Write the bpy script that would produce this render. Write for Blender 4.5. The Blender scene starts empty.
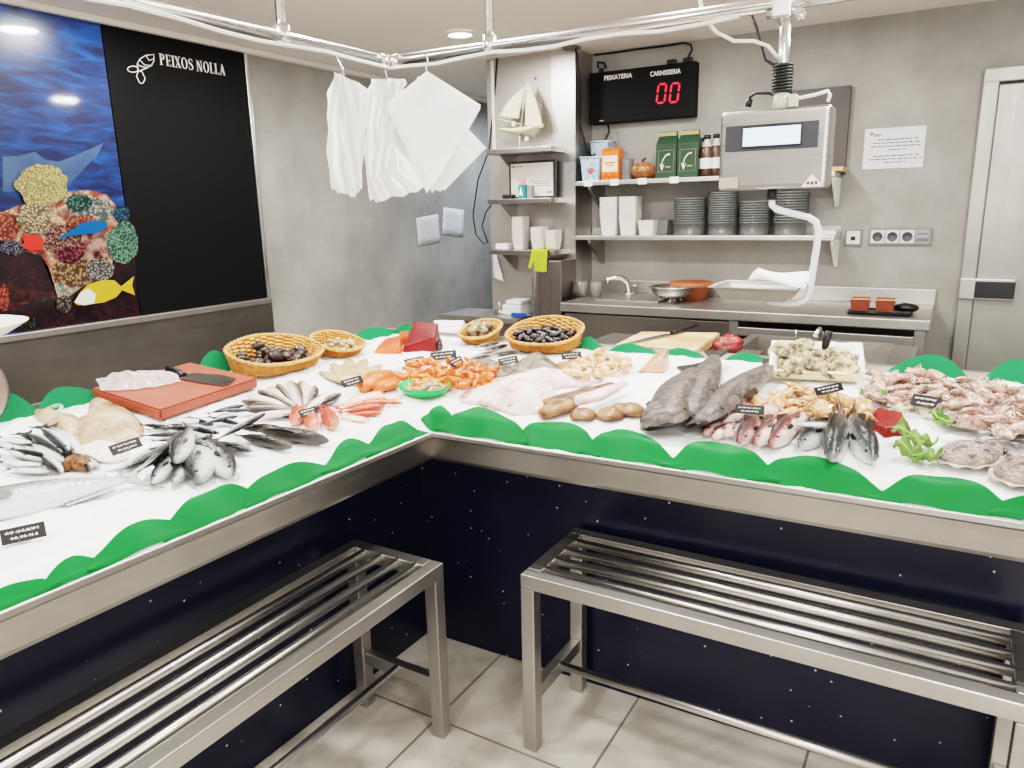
import bpy, bmesh, math, random
from mathutils import Vector, Matrix, noise
random.seed(11)
S = bpy.context.scene
COL = S.collection
PI = math.pi

# ------------------------------------------------------------------ camera
YAW, PITCH, ROLL, FPX = 0.5365, 0.2315, -0.02176, 741.0
CAM = Vector((1.302, -1.713, 1.5))
_F = Vector((-math.sin(YAW)*math.cos(PITCH), math.cos(YAW)*math.cos(PITCH), -math.sin(PITCH)))
_R0 = Vector((math.cos(YAW), math.sin(YAW), 0))
_U0 = _R0.cross(_F)
_R = _R0*math.cos(ROLL) + _U0*math.sin(ROLL)
_U = _U0*math.cos(ROLL) - _R0*math.sin(ROLL)
cam_d = bpy.data.cameras.new('camera'); cam = bpy.data.objects.new('camera', cam_d); COL.objects.link(cam)
cam_d.sensor_width = 36; cam_d.lens = FPX/1024*36; cam_d.clip_start = .02
cam.matrix_world = Matrix(((_R.x, _U.x, -_F.x, CAM.x), (_R.y, _U.y, -_F.y, CAM.y), (_R.z, _U.z, -_F.z, CAM.z), (0, 0, 0, 1)))
S.camera = cam

def ray(px, py): return _F*FPX + _R*(px-512) + _U*(384-py)
def at_z(px, py, z): r = ray(px, py); return CAM + r*((z-CAM.z)/r.z)
def at_y(px, py, y): r = ray(px, py); return CAM + r*((y-CAM.y)/r.y)
def at_x(px, py, x): r = ray(px, py); return CAM + r*((x-CAM.x)/r.x)

# ------------------------------------------------------------------ display slope
def s_of(x, y):
    sl = -(x - .029*min(y, 0)); sr = y - .02*max(x, 0)
    return max(sl, sr)
def ice_z(x, y):
    s = max(0, s_of(x, y)); t = min(1, s/.06); t = t*t*(3-2*t)
    return .85 + .04*t + .084*s/.88
def ice_n(x, y):
    e = .03
    gx = (ice_z(x+e, y)-ice_z(x-e, y))/(2*e); gy = (ice_z(x, y+e)-ice_z(x, y-e))/(2*e)
    return Vector((-gx, -gy, 1)).normalized()
def ice(px, py, h=0.0):
    z = .93
    for _ in range(50):
        P = at_z(px, py, z); z = .5*z + .5*(ice_z(P.x, P.y)+h)
    return P

# ------------------------------------------------------------------ mesh helpers
def xf(v, m): return (m @ Vector(v)) if m is not None else Vector(v)
def box(bm, c, s, m=None, bev=0.0, seg=2):
    b = bmesh.new(); bmesh.ops.create_cube(b, size=1)
    for v in b.verts: v.co = Vector((v.co.x*s[0], v.co.y*s[1], v.co.z*s[2]))
    if bev > 0: bmesh.ops.bevel(b, geom=b.edges[:], offset=min(bev, min(s)*.45), segments=seg, affect='EDGES', profile=.6)
    for v in b.verts: v.co = xf(v.co + Vector(c), m)
    join(bm, b)
def join(bm, b):
    mp = {}
    for v in b.verts: mp[v] = bm.verts.new(v.co)
    for f in b.faces:
        try: nf = bm.faces.new([mp[v] for v in f.verts]); nf.smooth = f.smooth
        except ValueError: pass
    b.free()
def loft(bm, rings, closed=True, cap0=True, cap1=True, smooth=True):
    rows = [[bm.verts.new(p) for p in r] for r in rings]
    n = len(rows[0])
    for a, b in zip(rows, rows[1:]):
        for i in range(n if closed else n-1):
            j = (i+1) % n
            try: f = bm.faces.new((a[i], a[j], b[j], b[i])); f.smooth = smooth
            except ValueError: pass
    for k, fl in ((0, cap0), (-1, cap1)):
        if fl and closed:
            try: f = bm.faces.new(rows[k] if k else rows[k][::-1]); f.smooth = False
            except ValueError: pass
    return rows
def tube(bm, pts, r, n=8, cap=True, closed=False):
    pts = [Vector(p) for p in pts]; m = len(pts); rings = []; up = None
    for i, p in enumerate(pts):
        a = pts[i-1] if (i or closed) else p; b = pts[(i+1) % m] if (i < m-1 or closed) else p
        t = (b-a).normalized() if (b-a).length > 1e-9 else Vector((0, 0, 1))
        if up is None: up = t.orthogonal().normalized()
        else:
            up = up - t*up.dot(t)
            up = up.normalized() if up.length > 1e-6 else t.orthogonal().normalized()
        w = t.cross(up); rr = r[i] if isinstance(r, (list, tuple)) else r
        rings.append([p + (up*math.cos(2*PI*k/n) + w*math.sin(2*PI*k/n))*rr for k in range(n)])
    if closed: rings.append(rings[0])
    loft(bm, rings, cap0=cap and not closed, cap1=cap and not closed)
    if closed: bmesh.ops.remove_doubles(bm, verts=bm.verts[:], dist=1e-7)
def lathe(bm, prof, n=32, c=(0, 0, 0), m=None, cap0=False, cap1=False, sx=1, sy=1):
    rings = [[xf((c[0]+r*sx*math.cos(2*PI*k/n), c[1]+r*sy*math.sin(2*PI*k/n), c[2]+z), m) for k in range(n)] for r, z in prof]
    loft(bm, rings, cap0=cap0, cap1=cap1)
def prism(bm, poly, t, m=None, smooth=False):
    a = [bm.verts.new(xf((p[0], p[1], -t/2), m)) for p in poly]; b = [bm.verts.new(xf((p[0], p[1], t/2), m)) for p in poly]
    n = len(poly)
    try: bm.faces.new(a[::-1]); bm.faces.new(b)
    except ValueError: pass
    for i in range(n):
        j = (i+1) % n
        f = bm.faces.new((a[i], a[j], b[j], b[i])); f.smooth = smooth
def ball(bm, c, r, m=None, u=16, v=10):
    rx, ry, rz = r if isinstance(r, (tuple, list)) else (r, r, r)
    b = bmesh.new(); bmesh.ops.create_uvsphere(b, u_segments=u, v_segments=v, radius=1)
    for w in b.verts: w.co = xf((c[0]+w.co.x*rx, c[1]+w.co.y*ry, c[2]+w.co.z*rz), m)
    for f in b.faces: f.smooth = True
    join(bm, b)
def grid(bm, nu, nv, fn, thick=0.0):
    V = [[bm.verts.new(fn(i/nu, j/nv)) for j in range(nv+1)] for i in range(nu+1)]
    for i in range(nu):
        for j in range(nv):
            f = bm.faces.new((V[i][j], V[i+1][j], V[i+1][j+1], V[i][j+1])); f.smooth = True
    if thick:
        bm.normal_update()
        bmesh.ops.solidify(bm, geom=bm.faces[:], thickness=thick)
        for f in bm.faces: f.smooth = True
def nz(p, s=1.0): return noise.noise(Vector(p)*s)
def rough(bm, scale, amp, seed=0.0, along=None):
    bm.normal_update()
    o = Vector((seed*3.1, seed*1.7, seed*5.3))
    mv = [(v, v.normal.copy()*amp*noise.noise(v.co*scale+o)) for v in bm.verts]
    for v, d in mv: v.co += d
def mesh_of(name, bm, mt):
    bmesh.ops.recalc_face_normals(bm, faces=bm.faces[:])
    me = bpy.data.meshes.new(name); bm.to_mesh(me); bm.free()
    if mt is not None: me.materials.append(mt)
    return me
def obj(name, bm, mt, parent=None, world=True, label=None):
    """one mesh object; with world=True the shape was drawn in scene coordinates"""
    if parent is not None and world:
        bmesh.ops.transform(bm, matrix=parent.matrix_basis.inverted(), verts=bm.verts[:])
    o = bpy.data.objects.new(name, mesh_of(name, bm, mt)); COL.objects.link(o)
    if parent is not None: o.parent = parent
    if label: o['label'] = label
    return o
def sub(name, bm, mt, part, root, label=None):
    """a piece of a part (the part sits at its thing's origin)"""
    o = obj(name, bm, mt, root, True, label); o.parent = part; return o
def tag(o, label, cat, group=None):
    o['label'] = label; o['category'] = cat; o['kind'] = 'thing'
    if group: o['group'] = group
    return o
def thing(name, label, cat, loc=(0, 0, 0), group=None, mw=None):
    o = bpy.data.objects.new(name, None); COL.objects.link(o); o.empty_display_size = .05
    if mw is not None: o.matrix_basis = mw
    else: o.location = loc; o.matrix_basis = Matrix.Translation(loc)
    return tag(o, label, cat, group)
def struct(name, bm, mt):
    o = obj(name, bm, mt); o['kind'] = 'structure'; return o
def stuff(name, bm, mt, label, cat):
    o = obj(name, bm, mt); o['label'] = label; o['category'] = cat; o['kind'] = 'stuff'; return o
def place(proto, mw, label, cat, group=None):
    """proto = (name, [(part, mesh), ...] or one mesh); every call is a new object tree sharing mesh data"""
    name, parts = proto
    if not isinstance(parts, list):
        o = bpy.data.objects.new(name, parts); COL.objects.link(o); o.matrix_basis = mw
        return tag(o, label, cat, group)
    r = thing(name, label, cat, group=group, mw=mw)
    for pn, me in parts:
        c = bpy.data.objects.new(pn, me); COL.objects.link(c); c.parent = r
    return r
def frame(P, d, n, sc=1.0, roll=0.0):
    """matrix: local x along d, local z along n, then rolled about x"""
    sc = (sc, sc, sc) if not isinstance(sc, (tuple, list)) else sc
    x = d.normalized(); z = (n - x*n.dot(x)).normalized(); y = z.cross(x)
    m = Matrix(((x.x, y.x, z.x, P.x), (x.y, y.y, z.y, P.y), (x.z, y.z, z.z, P.z), (0, 0, 0, 1)))
    return m @ Matrix.Rotation(roll, 4, 'X') @ Matrix.Diagonal((sc[0], sc[1], sc[2], 1))
def spun(P, ang, n, sc=1.0, roll=0.0):
    return frame(P, Vector((math.cos(ang), math.sin(ang), 0)) - n*n.dot(Vector((math.cos(ang), math.sin(ang), 0))), n, sc, roll)

# ------------------------------------------------------------------ materials
def lin(c): return tuple((x/12.92 if x <= .04045 else ((x+.055)/1.055)**2.4) for x in c)
def rgb(*c): return lin([x/255 for x in c])+(1,)
class N:
    def __init__(s, name):
        s.m = bpy.data.materials.new(name); s.m.use_nodes = True; s.t = s.m.node_tree; s.b = s.t.nodes['Principled BSDF']
    def n(s, typ, **k):
        o = s.t.nodes.new(typ)
        for a, v in k.items(): setattr(o, a, v)
        return o
    def l(s, a, b): s.t.links.new(a, b)
def setin(b, **k):
    names = dict(col='Base Color', rough='Roughness', metal='Metallic', coat='Coat Weight', trans='Transmission Weight', alpha='Alpha', ior='IOR', spec='Specular IOR Level', sss='Subsurface Weight', sheen='Sheen Weight', emit='Emission Color', es='Emission Strength', aniso='Anisotropic')
    for a, v in k.items(): b.inputs[names[a]].default_value = v
def mat(name, col, rough=.5, var=None, bump=None, rnd=0.0, stretch=(1, 1, 1), **k):
    """var = (colour2, scale, contrast); bump = (scale, strength); rnd = value change per object"""
    q = N(name); setin(q.b, col=col, rough=rough, **k)
    tc = q.n('ShaderNodeTexCoord'); mp = q.n('ShaderNodeMapping'); mp.inputs['Scale'].default_value = stretch
    q.l(tc.outputs['Object'], mp.inputs['Vector']); out = None
    if var:
        nt = q.n('ShaderNodeTexNoise'); nt.inputs['Scale'].default_value = var[1]; nt.inputs['Detail'].default_value = 6
        q.l(mp.outputs[0], nt.inputs['Vector'])
        cr = q.n('ShaderNodeValToRGB'); w = var[2] if len(var) > 2 else .25
        cr.color_ramp.elements[0].position = .5-w; cr.color_ramp.elements[1].position = .5+w
        cr.color_ramp.elements[0].color = var[0]; cr.color_ramp.elements[1].color = col
        q.l(nt.outputs['Fac'], cr.inputs[0]); out = cr.outputs[0]
    if rnd:
        oi = q.n('ShaderNodeObjectInfo'); mr = q.n('ShaderNodeMapRange'); mr.inputs[3].default_value = 1-rnd; mr.inputs[4].default_value = 1+rnd
        hs = q.n('ShaderNodeHueSaturation'); q.l(oi.outputs['Random'], mr.inputs[0]); q.l(mr.outputs[0], hs.inputs['Value'])
        if out: q.l(out, hs.inputs['Color'])
        else: hs.inputs['Color'].default_value = col
        out = hs.outputs[0]
    if out: q.l(out, q.b.inputs['Base Color'])
    if bump:
        nb = q.n('ShaderNodeTexNoise'); nb.inputs['Scale'].default_value = bump[0]; nb.inputs['Detail'].default_value = 4
        q.l(mp.outputs[0], nb.inputs['Vector'])
        bp = q.n('ShaderNodeBump'); bp.inputs['Strength'].default_value = bump[1]; bp.inputs['Distance'].default_value = .01
        q.l(nb.outputs['Fac'], bp.inputs['Height']); q.l(bp.outputs[0], q.b.inputs['Normal'])
    return q.m
def ramp_mat(name, stops, rough=.3, axis=2, mott=(14, .35), rnd=.15, bump=(60, .15), dark=None, **k):
    """colour runs along one axis of the shape (belly to back), wet, mottled"""
    q = N(name); setin(q.b, rough=rough, **k)
    tc = q.n('ShaderNodeTexCoord'); sp = q.n('ShaderNodeSeparateXYZ'); q.l(tc.outputs['Generated'], sp.inputs[0])
    nt = q.n('ShaderNodeTexNoise'); nt.inputs['Scale'].default_value = mott[0]; nt.inputs['Detail'].default_value = 5
    q.l(tc.outputs['Object'], nt.inputs['Vector'])
    ma = q.n('ShaderNodeMath', operation='MULTIPLY_ADD'); sb = q.n('ShaderNodeMath', operation='SUBTRACT'); sb.inputs[1].default_value = .5
    q.l(nt.outputs['Fac'], sb.inputs[0]); q.l(sb.outputs[0], ma.inputs[0]); ma.inputs[1].default_value = mott[1]; q.l(sp.outputs[axis], ma.inputs[2])
    cr = q.n('ShaderNodeValToRGB'); e = cr.color_ramp.elements
    while len(e) < len(stops): e.new(.5)
    for i, (p, c) in enumerate(stops): e[i].position = p; e[i].color = c
    q.l(ma.outputs[0], cr.inputs[0])
    oi = q.n('ShaderNodeObjectInfo'); mr = q.n('ShaderNodeMapRange'); mr.inputs[3].default_value = 1-rnd; mr.inputs[4].default_value = 1+rnd
    hs = q.n('ShaderNodeHueSaturation'); q.l(oi.outputs['Random'], mr.inputs[0]); q.l(mr.outputs[0], hs.inputs['Value']); q.l(cr.outputs[0], hs.inputs['Color'])
    q.l(hs.outputs[0], q.b.inputs['Base Color'])
    if bump:
        nb = q.n('ShaderNodeTexNoise'); nb.inputs['Scale'].default_value = bump[0]; q.l(tc.outputs['Object'], nb.inputs['Vector'])
        bp = q.n('ShaderNodeBump'); bp.inputs['Strength'].default_value = bump[1]; bp.inputs['Distance'].default_value = .02
        q.l(nb.outputs['Fac'], bp.inputs['Height']); q.l(bp.outputs[0], q.b.inputs['Normal'])
    return q.m
def steel(name, col=(.60, .58, .55, 1), rough=.3, stretch=(2, 2, 160), amt=.18, var=.25):
    q = N(name); setin(q.b, col=col, metal=1.0, rough=rough)
    tc = q.n('ShaderNodeTexCoord'); mp = q.n('ShaderNodeMapping'); mp.inputs['Scale'].default_value = stretch
    q.l(tc.outputs['Object'], mp.inputs['Vector'])
    nt = q.n('ShaderNodeTexNoise'); nt.inputs['Scale'].default_value = 1.5; nt.inputs['Detail'].default_value = 5; q.l(mp.outputs[0], nt.inputs['Vector'])
    mr = q.n('ShaderNodeMapRange'); mr.inputs[3].default_value = rough-amt/2; mr.inputs[4].default_value = rough+amt/2
    q.l(nt.outputs['Fac'], mr.inputs[0]); q.l(mr.outputs[0], q.b.inputs['Roughness'])
    n2 = q.n('ShaderNodeTexNoise'); n2.inputs['Scale'].default_value = 3; n2.inputs['Detail'].default_value = 5; q.l(tc.outputs['Object'], n2.inputs['Vector'])
    cr = q.n('ShaderNodeValToRGB'); cr.color_ramp.elements[0].position = .3; cr.color_ramp.elements[1].position = .7
    cr.color_ramp.elements[0].color = tuple(c*(1-var) for c in col[:3])+(1,); cr.color_ramp.elements[1].color = col
    q.l(n2.outputs['Fac'], cr.inputs[0]); q.l(cr.outputs[0], q.b.inputs['Base Color'])
    return q.m
def text(name, body, size, m, mt, parent, align='LEFT', ext=.0008, bold=0.0, sx=1.0):
    c = bpy.data.curves.new(name, 'FONT'); c.body = body; c.size = size; c.extrude = ext; c.offset = bold; c.align_x = align
    tmp = bpy.data.objects.new(name, c); COL.objects.link(tmp)
    bpy.context.view_layer.update()
    me = bpy.data.meshes.new_from_object(tmp.evaluated_get(bpy.context.evaluated_depsgraph_get()))
    bpy.data.objects.remove(tmp); bpy.data.curves.remove(c); me.materials.clear(); me.materials.append(mt)
    o = bpy.data.objects.new(name, me); COL.objects.link(o)
    o.matrix_basis = parent.matrix_basis.inverted() @ m @ Matrix.Diagonal((sx, 1, 1, 1)); o.parent = parent
    return o
STEEL = steel('brushed_steel', col=(.54, .52, .49, 1), rough=.4); STEEL_H = steel('brushed_steel_long', stretch=(2, 160, 160), col=(.56, .54, .51, 1), rough=.4)
STEEL_D = steel('dark_steel', col=(.34, .32, .3, 1), rough=.38)
STEEL_Y = steel('brushed_steel_arm', stretch=(160, 2, 160), col=(.56, .54, .51, 1), rough=.4)
CHROME = steel('polished_steel', col=(.78, .77, .75, 1), rough=.22, amt=.06, var=.05)
SATIN = steel('satin_rod_steel', col=(.74, .72, .69, 1), rough=.3, amt=.1, var=.12)
BLACKP = mat('black_plastic', rgb(26, 26, 28), .4)
WHITEP = mat('white_plastic', rgb(232, 230, 226), .4)
WHITE_CABLE = mat('white_cable_sheath', rgb(225, 222, 215), .5)
BLACK_CABLE = mat('black_cable_sheath', rgb(24, 24, 26), .5)
PAPER = mat('white_paper', rgb(226, 226, 226), .8, var=(rgb(205, 206, 208), 6, .3))
INK = mat('grey_ink', rgb(110, 110, 115), .8)
EYE = mat('fish_eye', rgb(14, 14, 16), .08, coat=1.0)
CHALK = mat('white_marker', rgb(235, 232, 228), .8)
GLASS = mat('clear_glass', (1, 1, 1, 1), .03, trans=1.0, ior=1.45)
CLEARP = mat('clear_plastic', (.86, .88, .88, 1), .18, trans=.75, ior=1.3)
# ================================================================== the setting
def concrete(name, a, b, seam=True):
    q = N(name); setin(q.b, rough=.62, spec=.35)
    tc = q.n('ShaderNodeTexCoord'); n1 = q.n('ShaderNodeTexNoise'); n1.inputs['Scale'].default_value = 2.2; n1.inputs['Detail'].default_value = 8; n1.inputs['Roughness'].default_value = .62
    q.l(tc.outputs['Object'], n1.inputs['Vector'])
    cr = q.n('ShaderNodeValToRGB'); cr.color_ramp.elements[0].position = .32; cr.color_ramp.elements[1].position = .68
    cr.color_ramp.elements[0].color = a; cr.color_ramp.elements[1].color = b; q.l(n1.outputs['Fac'], cr.inputs[0])
    q.l(cr.outputs[0], q.b.inputs['Base Color'])
    n2 = q.n('ShaderNodeTexNoise'); n2.inputs['Scale'].default_value = 40; q.l(tc.outputs['Object'], n2.inputs['Vector'])
    bp = q.n('ShaderNodeBump'); bp.inputs['Strength'].default_value = .06; q.l(n2.outputs['Fac'], bp.inputs['Height']); q.l(bp.outputs[0], q.b.inputs['Normal'])
    return q.m
WALL = concrete('grey_concrete', rgb(134, 131, 126), rgb(164, 161, 155))
def tiles(name):
    q = N(name); setin(q.b, rough=.3, spec=.5)
    tc = q.n('ShaderNodeTexCoord'); mp = q.n('ShaderNodeMapping'); mp.inputs['Location'].default_value = (-.085, .16, 0); q.l(tc.outputs['Object'], mp.inputs[0])
    br = q.n('ShaderNodeTexBrick'); br.offset = 0; br.inputs['Scale'].default_value = 1; br.inputs['Brick Width'].default_value = .5; br.inputs['Row Height'].default_value = .5; br.inputs['Mortar Size'].default_value = .004
    br.inputs['Mortar'].default_value = rgb(120, 114, 106); q.l(mp.outputs[0], br.inputs['Vector'])
    n1 = q.n('ShaderNodeTexNoise'); n1.inputs['Scale'].default_value = 3; n1.inputs['Detail'].default_value = 7; n1.inputs['Distortion'].default_value = 1.6; q.l(tc.outputs['Object'], n1.inputs['Vector'])
    cr = q.n('ShaderNodeValToRGB'); cr.color_ramp.elements[0].position = .3; cr.color_ramp.elements[1].position = .62
    cr.color_ramp.elements[0].color = rgb(160, 154, 144); cr.color_ramp.elements[1].color = rgb(204, 198, 188); q.l(n1.outputs['Fac'], cr.inputs[0])
    q.l(cr.outputs[0], br.inputs['Color1']); q.l(cr.outputs[0], br.inputs['Color2']); q.l(br.outputs['Color'], q.b.inputs['Base Color'])
    return q.m
b = bmesh.new(); box(b, (1.2, -.8, -.05), (7.4, 10.4, .1)); struct('floor', b, tiles('marble_tile'))
CEIL = mat('ceiling_paint', rgb(236, 230, 222), .7, var=(rgb(228, 222, 214), 1.5, .4))
b = bmesh.new(); box(b, (1.2, -.8, 2.45), (7.4, 10.4, .1)); struct('ceiling', b, CEIL)
b = bmesh.new(); box(b, (-2.26, -.8, 1.2), (.1, 10.4, 2.4)); struct('wall_left', b, WALL)
b = bmesh.new(); box(b, (2.1, 2.75, 1.2), (5.6, .12, 2.4)); struct('wall_back', b, WALL)
b = bmesh.new(); box(b, (-1.45, 4.35, 1.2), (1.5, .1, 2.4)); struct('wall_far', b, WALL)
b = bmesh.new(); box(b, (-.72, 3.55, 1.2), (.06, 1.5, 2.4)); struct('wall_passage', b, WALL)
# steel clad pillar with a brighter corner strip
PILLAR = steel('pillar_steel', col=(.56, .53, .5, 1), rough=.5, stretch=(90, 90, 1.5), var=.12)
b = bmesh.new(); box(b, (-1.0025, 2.619, 1.2), (.605, .35, 2.398)); struct('pillar', b, PILLAR)
b = bmesh.new(); box(b, (-.775, 2.440, 1.2), (.152, .006, 2.396)); box(b, (-.698, 2.48, 1.2), (.006, .085, 2.396)); struct('trim_1', b, steel('corner_strip_steel', col=(.66, .64, .61, 1), rough=.36, stretch=(120, 120, 1.5)))
b = bmesh.new(); box(b, (-1.256, 2.437, 2.12), (.022, .012, .54), bev=.003); struct('trim_2', b, mat('white_duct', rgb(225, 220, 212), .5))
# ceiling cornice along the left wall
b = bmesh.new(); box(b, (-2.185, -.8, 2.385), (.05, 10.3, .028), bev=.006); struct('trim_3', b, CEIL)
# door frame and cold room door at right
DOORS = steel('door_steel', col=(.42, .41, .38, 1), rough=.5, stretch=(60, 60, 1.2), var=.2)
b = bmesh.new()
box(b, (1.372, 2.665, 1.02), (.066, .06, 2.04), bev=.006); box(b, (1.9, 2.665, 2.065), (1.122, .06, .066), bev=.006); box(b, (2.43, 2.665, 1.02), (.066, .06, 2.04), bev=.006)
fr = struct('door_1', b, DOORS)
b = bmesh.new(); box(b, (1.9, 2.672, 1.012), (.988, .03, 2.02), bev=.004)
lf = obj('door_leaf', b, DOORS, fr)
b = bmesh.new(); box(b, (1.455, 2.635, 1.068), (.235, .06, .105), bev=.006); obj('latch_box', b, STEEL, fr)
b = bmesh.new(); box(b, (1.487, 2.602, 1.066), (.165, .008, .082), bev=.003); obj('latch_grip', b, BLACKP, fr)

# ---- left wall: undersea mural, black board, steel frame and wainscot
XW = -2.21
def W(px, py): return at_x(px, py, XW)
def wallprint(name, pts, mt, lift, parent):
    b = bmesh.new(); vs = [b.verts.new((XW+.022+lift, p.y, p.z)) for p in pts]; b.faces.new(vs); bmesh.ops.triangulate(b, faces=b.faces[:])
    return obj(name, b, mt, parent)
def blob(cx, cy, rx, ry, n=40, j=.12, seed=0, rot=0.0):
    o = []
    for k in range(n):
        a = 2*PI*k/n; q = 1 + j*noise.noise(Vector((math.cos(a)*2.5+seed*7, math.sin(a)*2.5, seed*3.3)))*1.6
        x = rx*q*math.cos(a); y = ry*q*math.sin(a)
        o.append(W(cx + x*math.cos(rot)-y*math.sin(rot), cy + x*math.sin(rot)+y*math.cos(rot)))
    return o
def coral(name, c1, c2, scale, gap=None, kind='F1'):
    q = N(name); setin(q.b, rough=.22)
    tc = q.n('ShaderNodeTexCoord'); v = q.n('ShaderNodeTexVoronoi'); v.inputs['Scale'].default_value = scale*1.7; q.l(tc.outputs['Object'], v.inputs['Vector'])
    dk = lambda c: tuple(.62*(x*.8+.2*(c[0]+c[1]+c[2])/3) for x in c[:3])+(1,)
    cr = q.n('ShaderNodeValToRGB'); e = cr.color_ramp.elements; e[0].position = .1; e[1].position = .6; e[0].color = dk(c1); e[1].color = tuple(x*.6 for x in dk(c2)[:3])+(1,)
    q.l(v.outputs['Distance'], cr.inputs[0]); out = cr.outputs[0]
    if gap:
        nt = q.n('ShaderNodeTexNoise'); nt.inputs['Scale'].default_value = gap[1]; nt.inputs['Detail'].default_value = 4; q.l(tc.outputs['Object'], nt.inputs['Vector'])
        c2r = q.n('ShaderNodeValToRGB'); c2r.color_ramp.elements[0].position = .42; c2r.color_ramp.elements[1].position = .58; q.l(nt.outputs['Fac'], c2r.inputs[0])
        mx = q.n('ShaderNodeMix', data_type='RGBA'); q.l(c2r.outputs[0], mx.inputs[0]); q.l(out, mx.inputs[6]); mx.inputs[7].default_value = gap[0]; out = mx.outputs[2]
    q.l(out, q.b.inputs['Base Color']); return q.m
def water(name):
    q = N(name); setin(q.b, rough=.3, coat=.8); q.b.inputs['Coat Roughness'].default_value = .06
    tc = q.n('ShaderNodeTexCoord'); sp = q.n('ShaderNodeSeparateXYZ'); q.l(tc.outputs['Object'], sp.inputs[0])
    mp = q.n('ShaderNodeMapping'); mp.inputs['Scale'].default_value = (1, 3.5, 16); q.l(tc.outputs['Object'], mp.inputs[0])
    nt = q.n('ShaderNodeTexNoise'); nt.inputs['Scale'].default_value = 1.6; nt.inputs['Detail'].default_value = 5; nt.inputs['Distortion'].default_value = .6; q.l(mp.outputs[0], nt.inputs['Vector'])
    mr = q.n('ShaderNodeMapRange'); mr.inputs[1].default_value = 1.02; mr.inputs[2].default_value = 2.37; mr.inputs[3].default_value = -.12; mr.inputs[4].default_value = .16; q.l(sp.outputs[2], mr.inputs[0])
    ad = q.n('ShaderNodeMath', operation='ADD'); q.l(nt.outputs['Fac'], ad.inputs[0]); q.l(mr.outputs[0], ad.inputs[1])
    cr = q.n('ShaderNodeValToRGB'); e = cr.color_ramp.elements
    e[0].position = .28; e[0].color = rgb(6, 22, 66); e[1].position = .84; e[1].color = rgb(56, 122, 186)
    for p, c in ((.46, rgb(12, 50, 108)), (.56, rgb(18, 68, 138)), (.68, rgb(28, 88, 160))): x = e.new(p); x.color = c
    q.l(ad.outputs[0], cr.inputs[0]); q.l(cr.outputs[0], q.b.inputs['Base Color']); return q.m
yb = (at_x(101, 22, XW+.022).y + at_x(138, 312, XW+.022).y)/2
def reef(name, pal, scale, dark):
    q = N(name); setin(q.b, rough=.3, coat=.6); tc = q.n('ShaderNodeTexCoord'); o = None
    nt = q.n('ShaderNodeTexNoise'); nt.inputs['Scale'].default_value = 9; nt.inputs['Detail'].default_value = 5; q.l(tc.outputs['Object'], nt.inputs['Vector'])
    cr = q.n('ShaderNodeValToRGB'); e = cr.color_ramp.elements
    while len(e) < len(pal): e.new(.5)
    for i, c in enumerate(pal): e[i].position = .3+.42*i/(len(pal)-1); e[i].color = c
    q.l(nt.outputs['Fac'], cr.inputs[0])
    v = q.n('ShaderNodeTexVoronoi'); v.inputs['Scale'].default_value = scale; q.l(tc.outputs['Object'], v.inputs['Vector'])
    mr = q.n('ShaderNodeMapRange'); mr.inputs[1].default_value = .05; mr.inputs[2].default_value = .6; mr.inputs[3].default_value = 1.25; mr.inputs[4].default_value = dark; q.l(v.outputs['Distance'], mr.inputs[0])
    mx = q.n('ShaderNodeMix', data_type='RGBA', blend_type='MULTIPLY'); mx.inputs[0].default_value = 1; q.l(cr.outputs[0], mx.inputs[6]); q.l(mr.outputs[0], mx.inputs[7]); q.l(mx.outputs[2], q.b.inputs['Base Color']); return q.m
mu = thing('mural_panel', 'glossy undersea photo mural with corals and bright fish on left wall', 'mural', (XW+.01, -.2, 1.02))
b = bmesh.new(); box(b, (XW+.011, (-1.0+yb)/2, 1.695), (.022, yb+1.0, 1.35)); obj('water_print', b, water('mural_water'), mu)
GREYB = mat('shark_print', rgb(70, 92, 124), .3, var=(rgb(34, 58, 98), 7, .3))
wallprint('shark_print', [W(*p) for p in ((0, 157), (18, 156), (32, 152), (42, 160), (56, 162), (75, 155), (101, 143), (94, 156), (80, 170), (70, 181), (60, 190), (0, 192))], GREYB, .0006, mu)
wallprint('reef_print', [W(*p) for p in ((-380, 236), (-40, 222), (0, 218), (14, 206), (40, 200), (64, 192), (85, 190), (104, 195), (113, 205), (124, 212), (131, 240), (134, 290), (137.5, 326), (0, 332), (-40, 338), (-380, 392))], reef('reef_dark', (rgb(22, 10, 22), rgb(36, 16, 30), rgb(58, 24, 34), rgb(30, 20, 40)), 60, .4), .0010, mu)
wallprint('reef_print', [W(*p) for p in ((40, 200), (52, 196), (64, 192), (85, 190), (104, 195), (113, 206), (116, 230), (112, 252), (108, 268), (98, 278), (84, 284), (66, 296), (56, 300), (50, 284), (46, 268), (38, 256), (20, 250), (0, 240), (-40, 240), (-340, 262), (-360, 226), (-40, 215), (0, 212), (14, 206))], reef('reef_light', (rgb(92, 40, 52), rgb(170, 84, 66), rgb(206, 170, 140), rgb(120, 66, 60), rgb(196, 186, 168), rgb(84, 110, 110)), 85, .45), .0016, mu)
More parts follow.
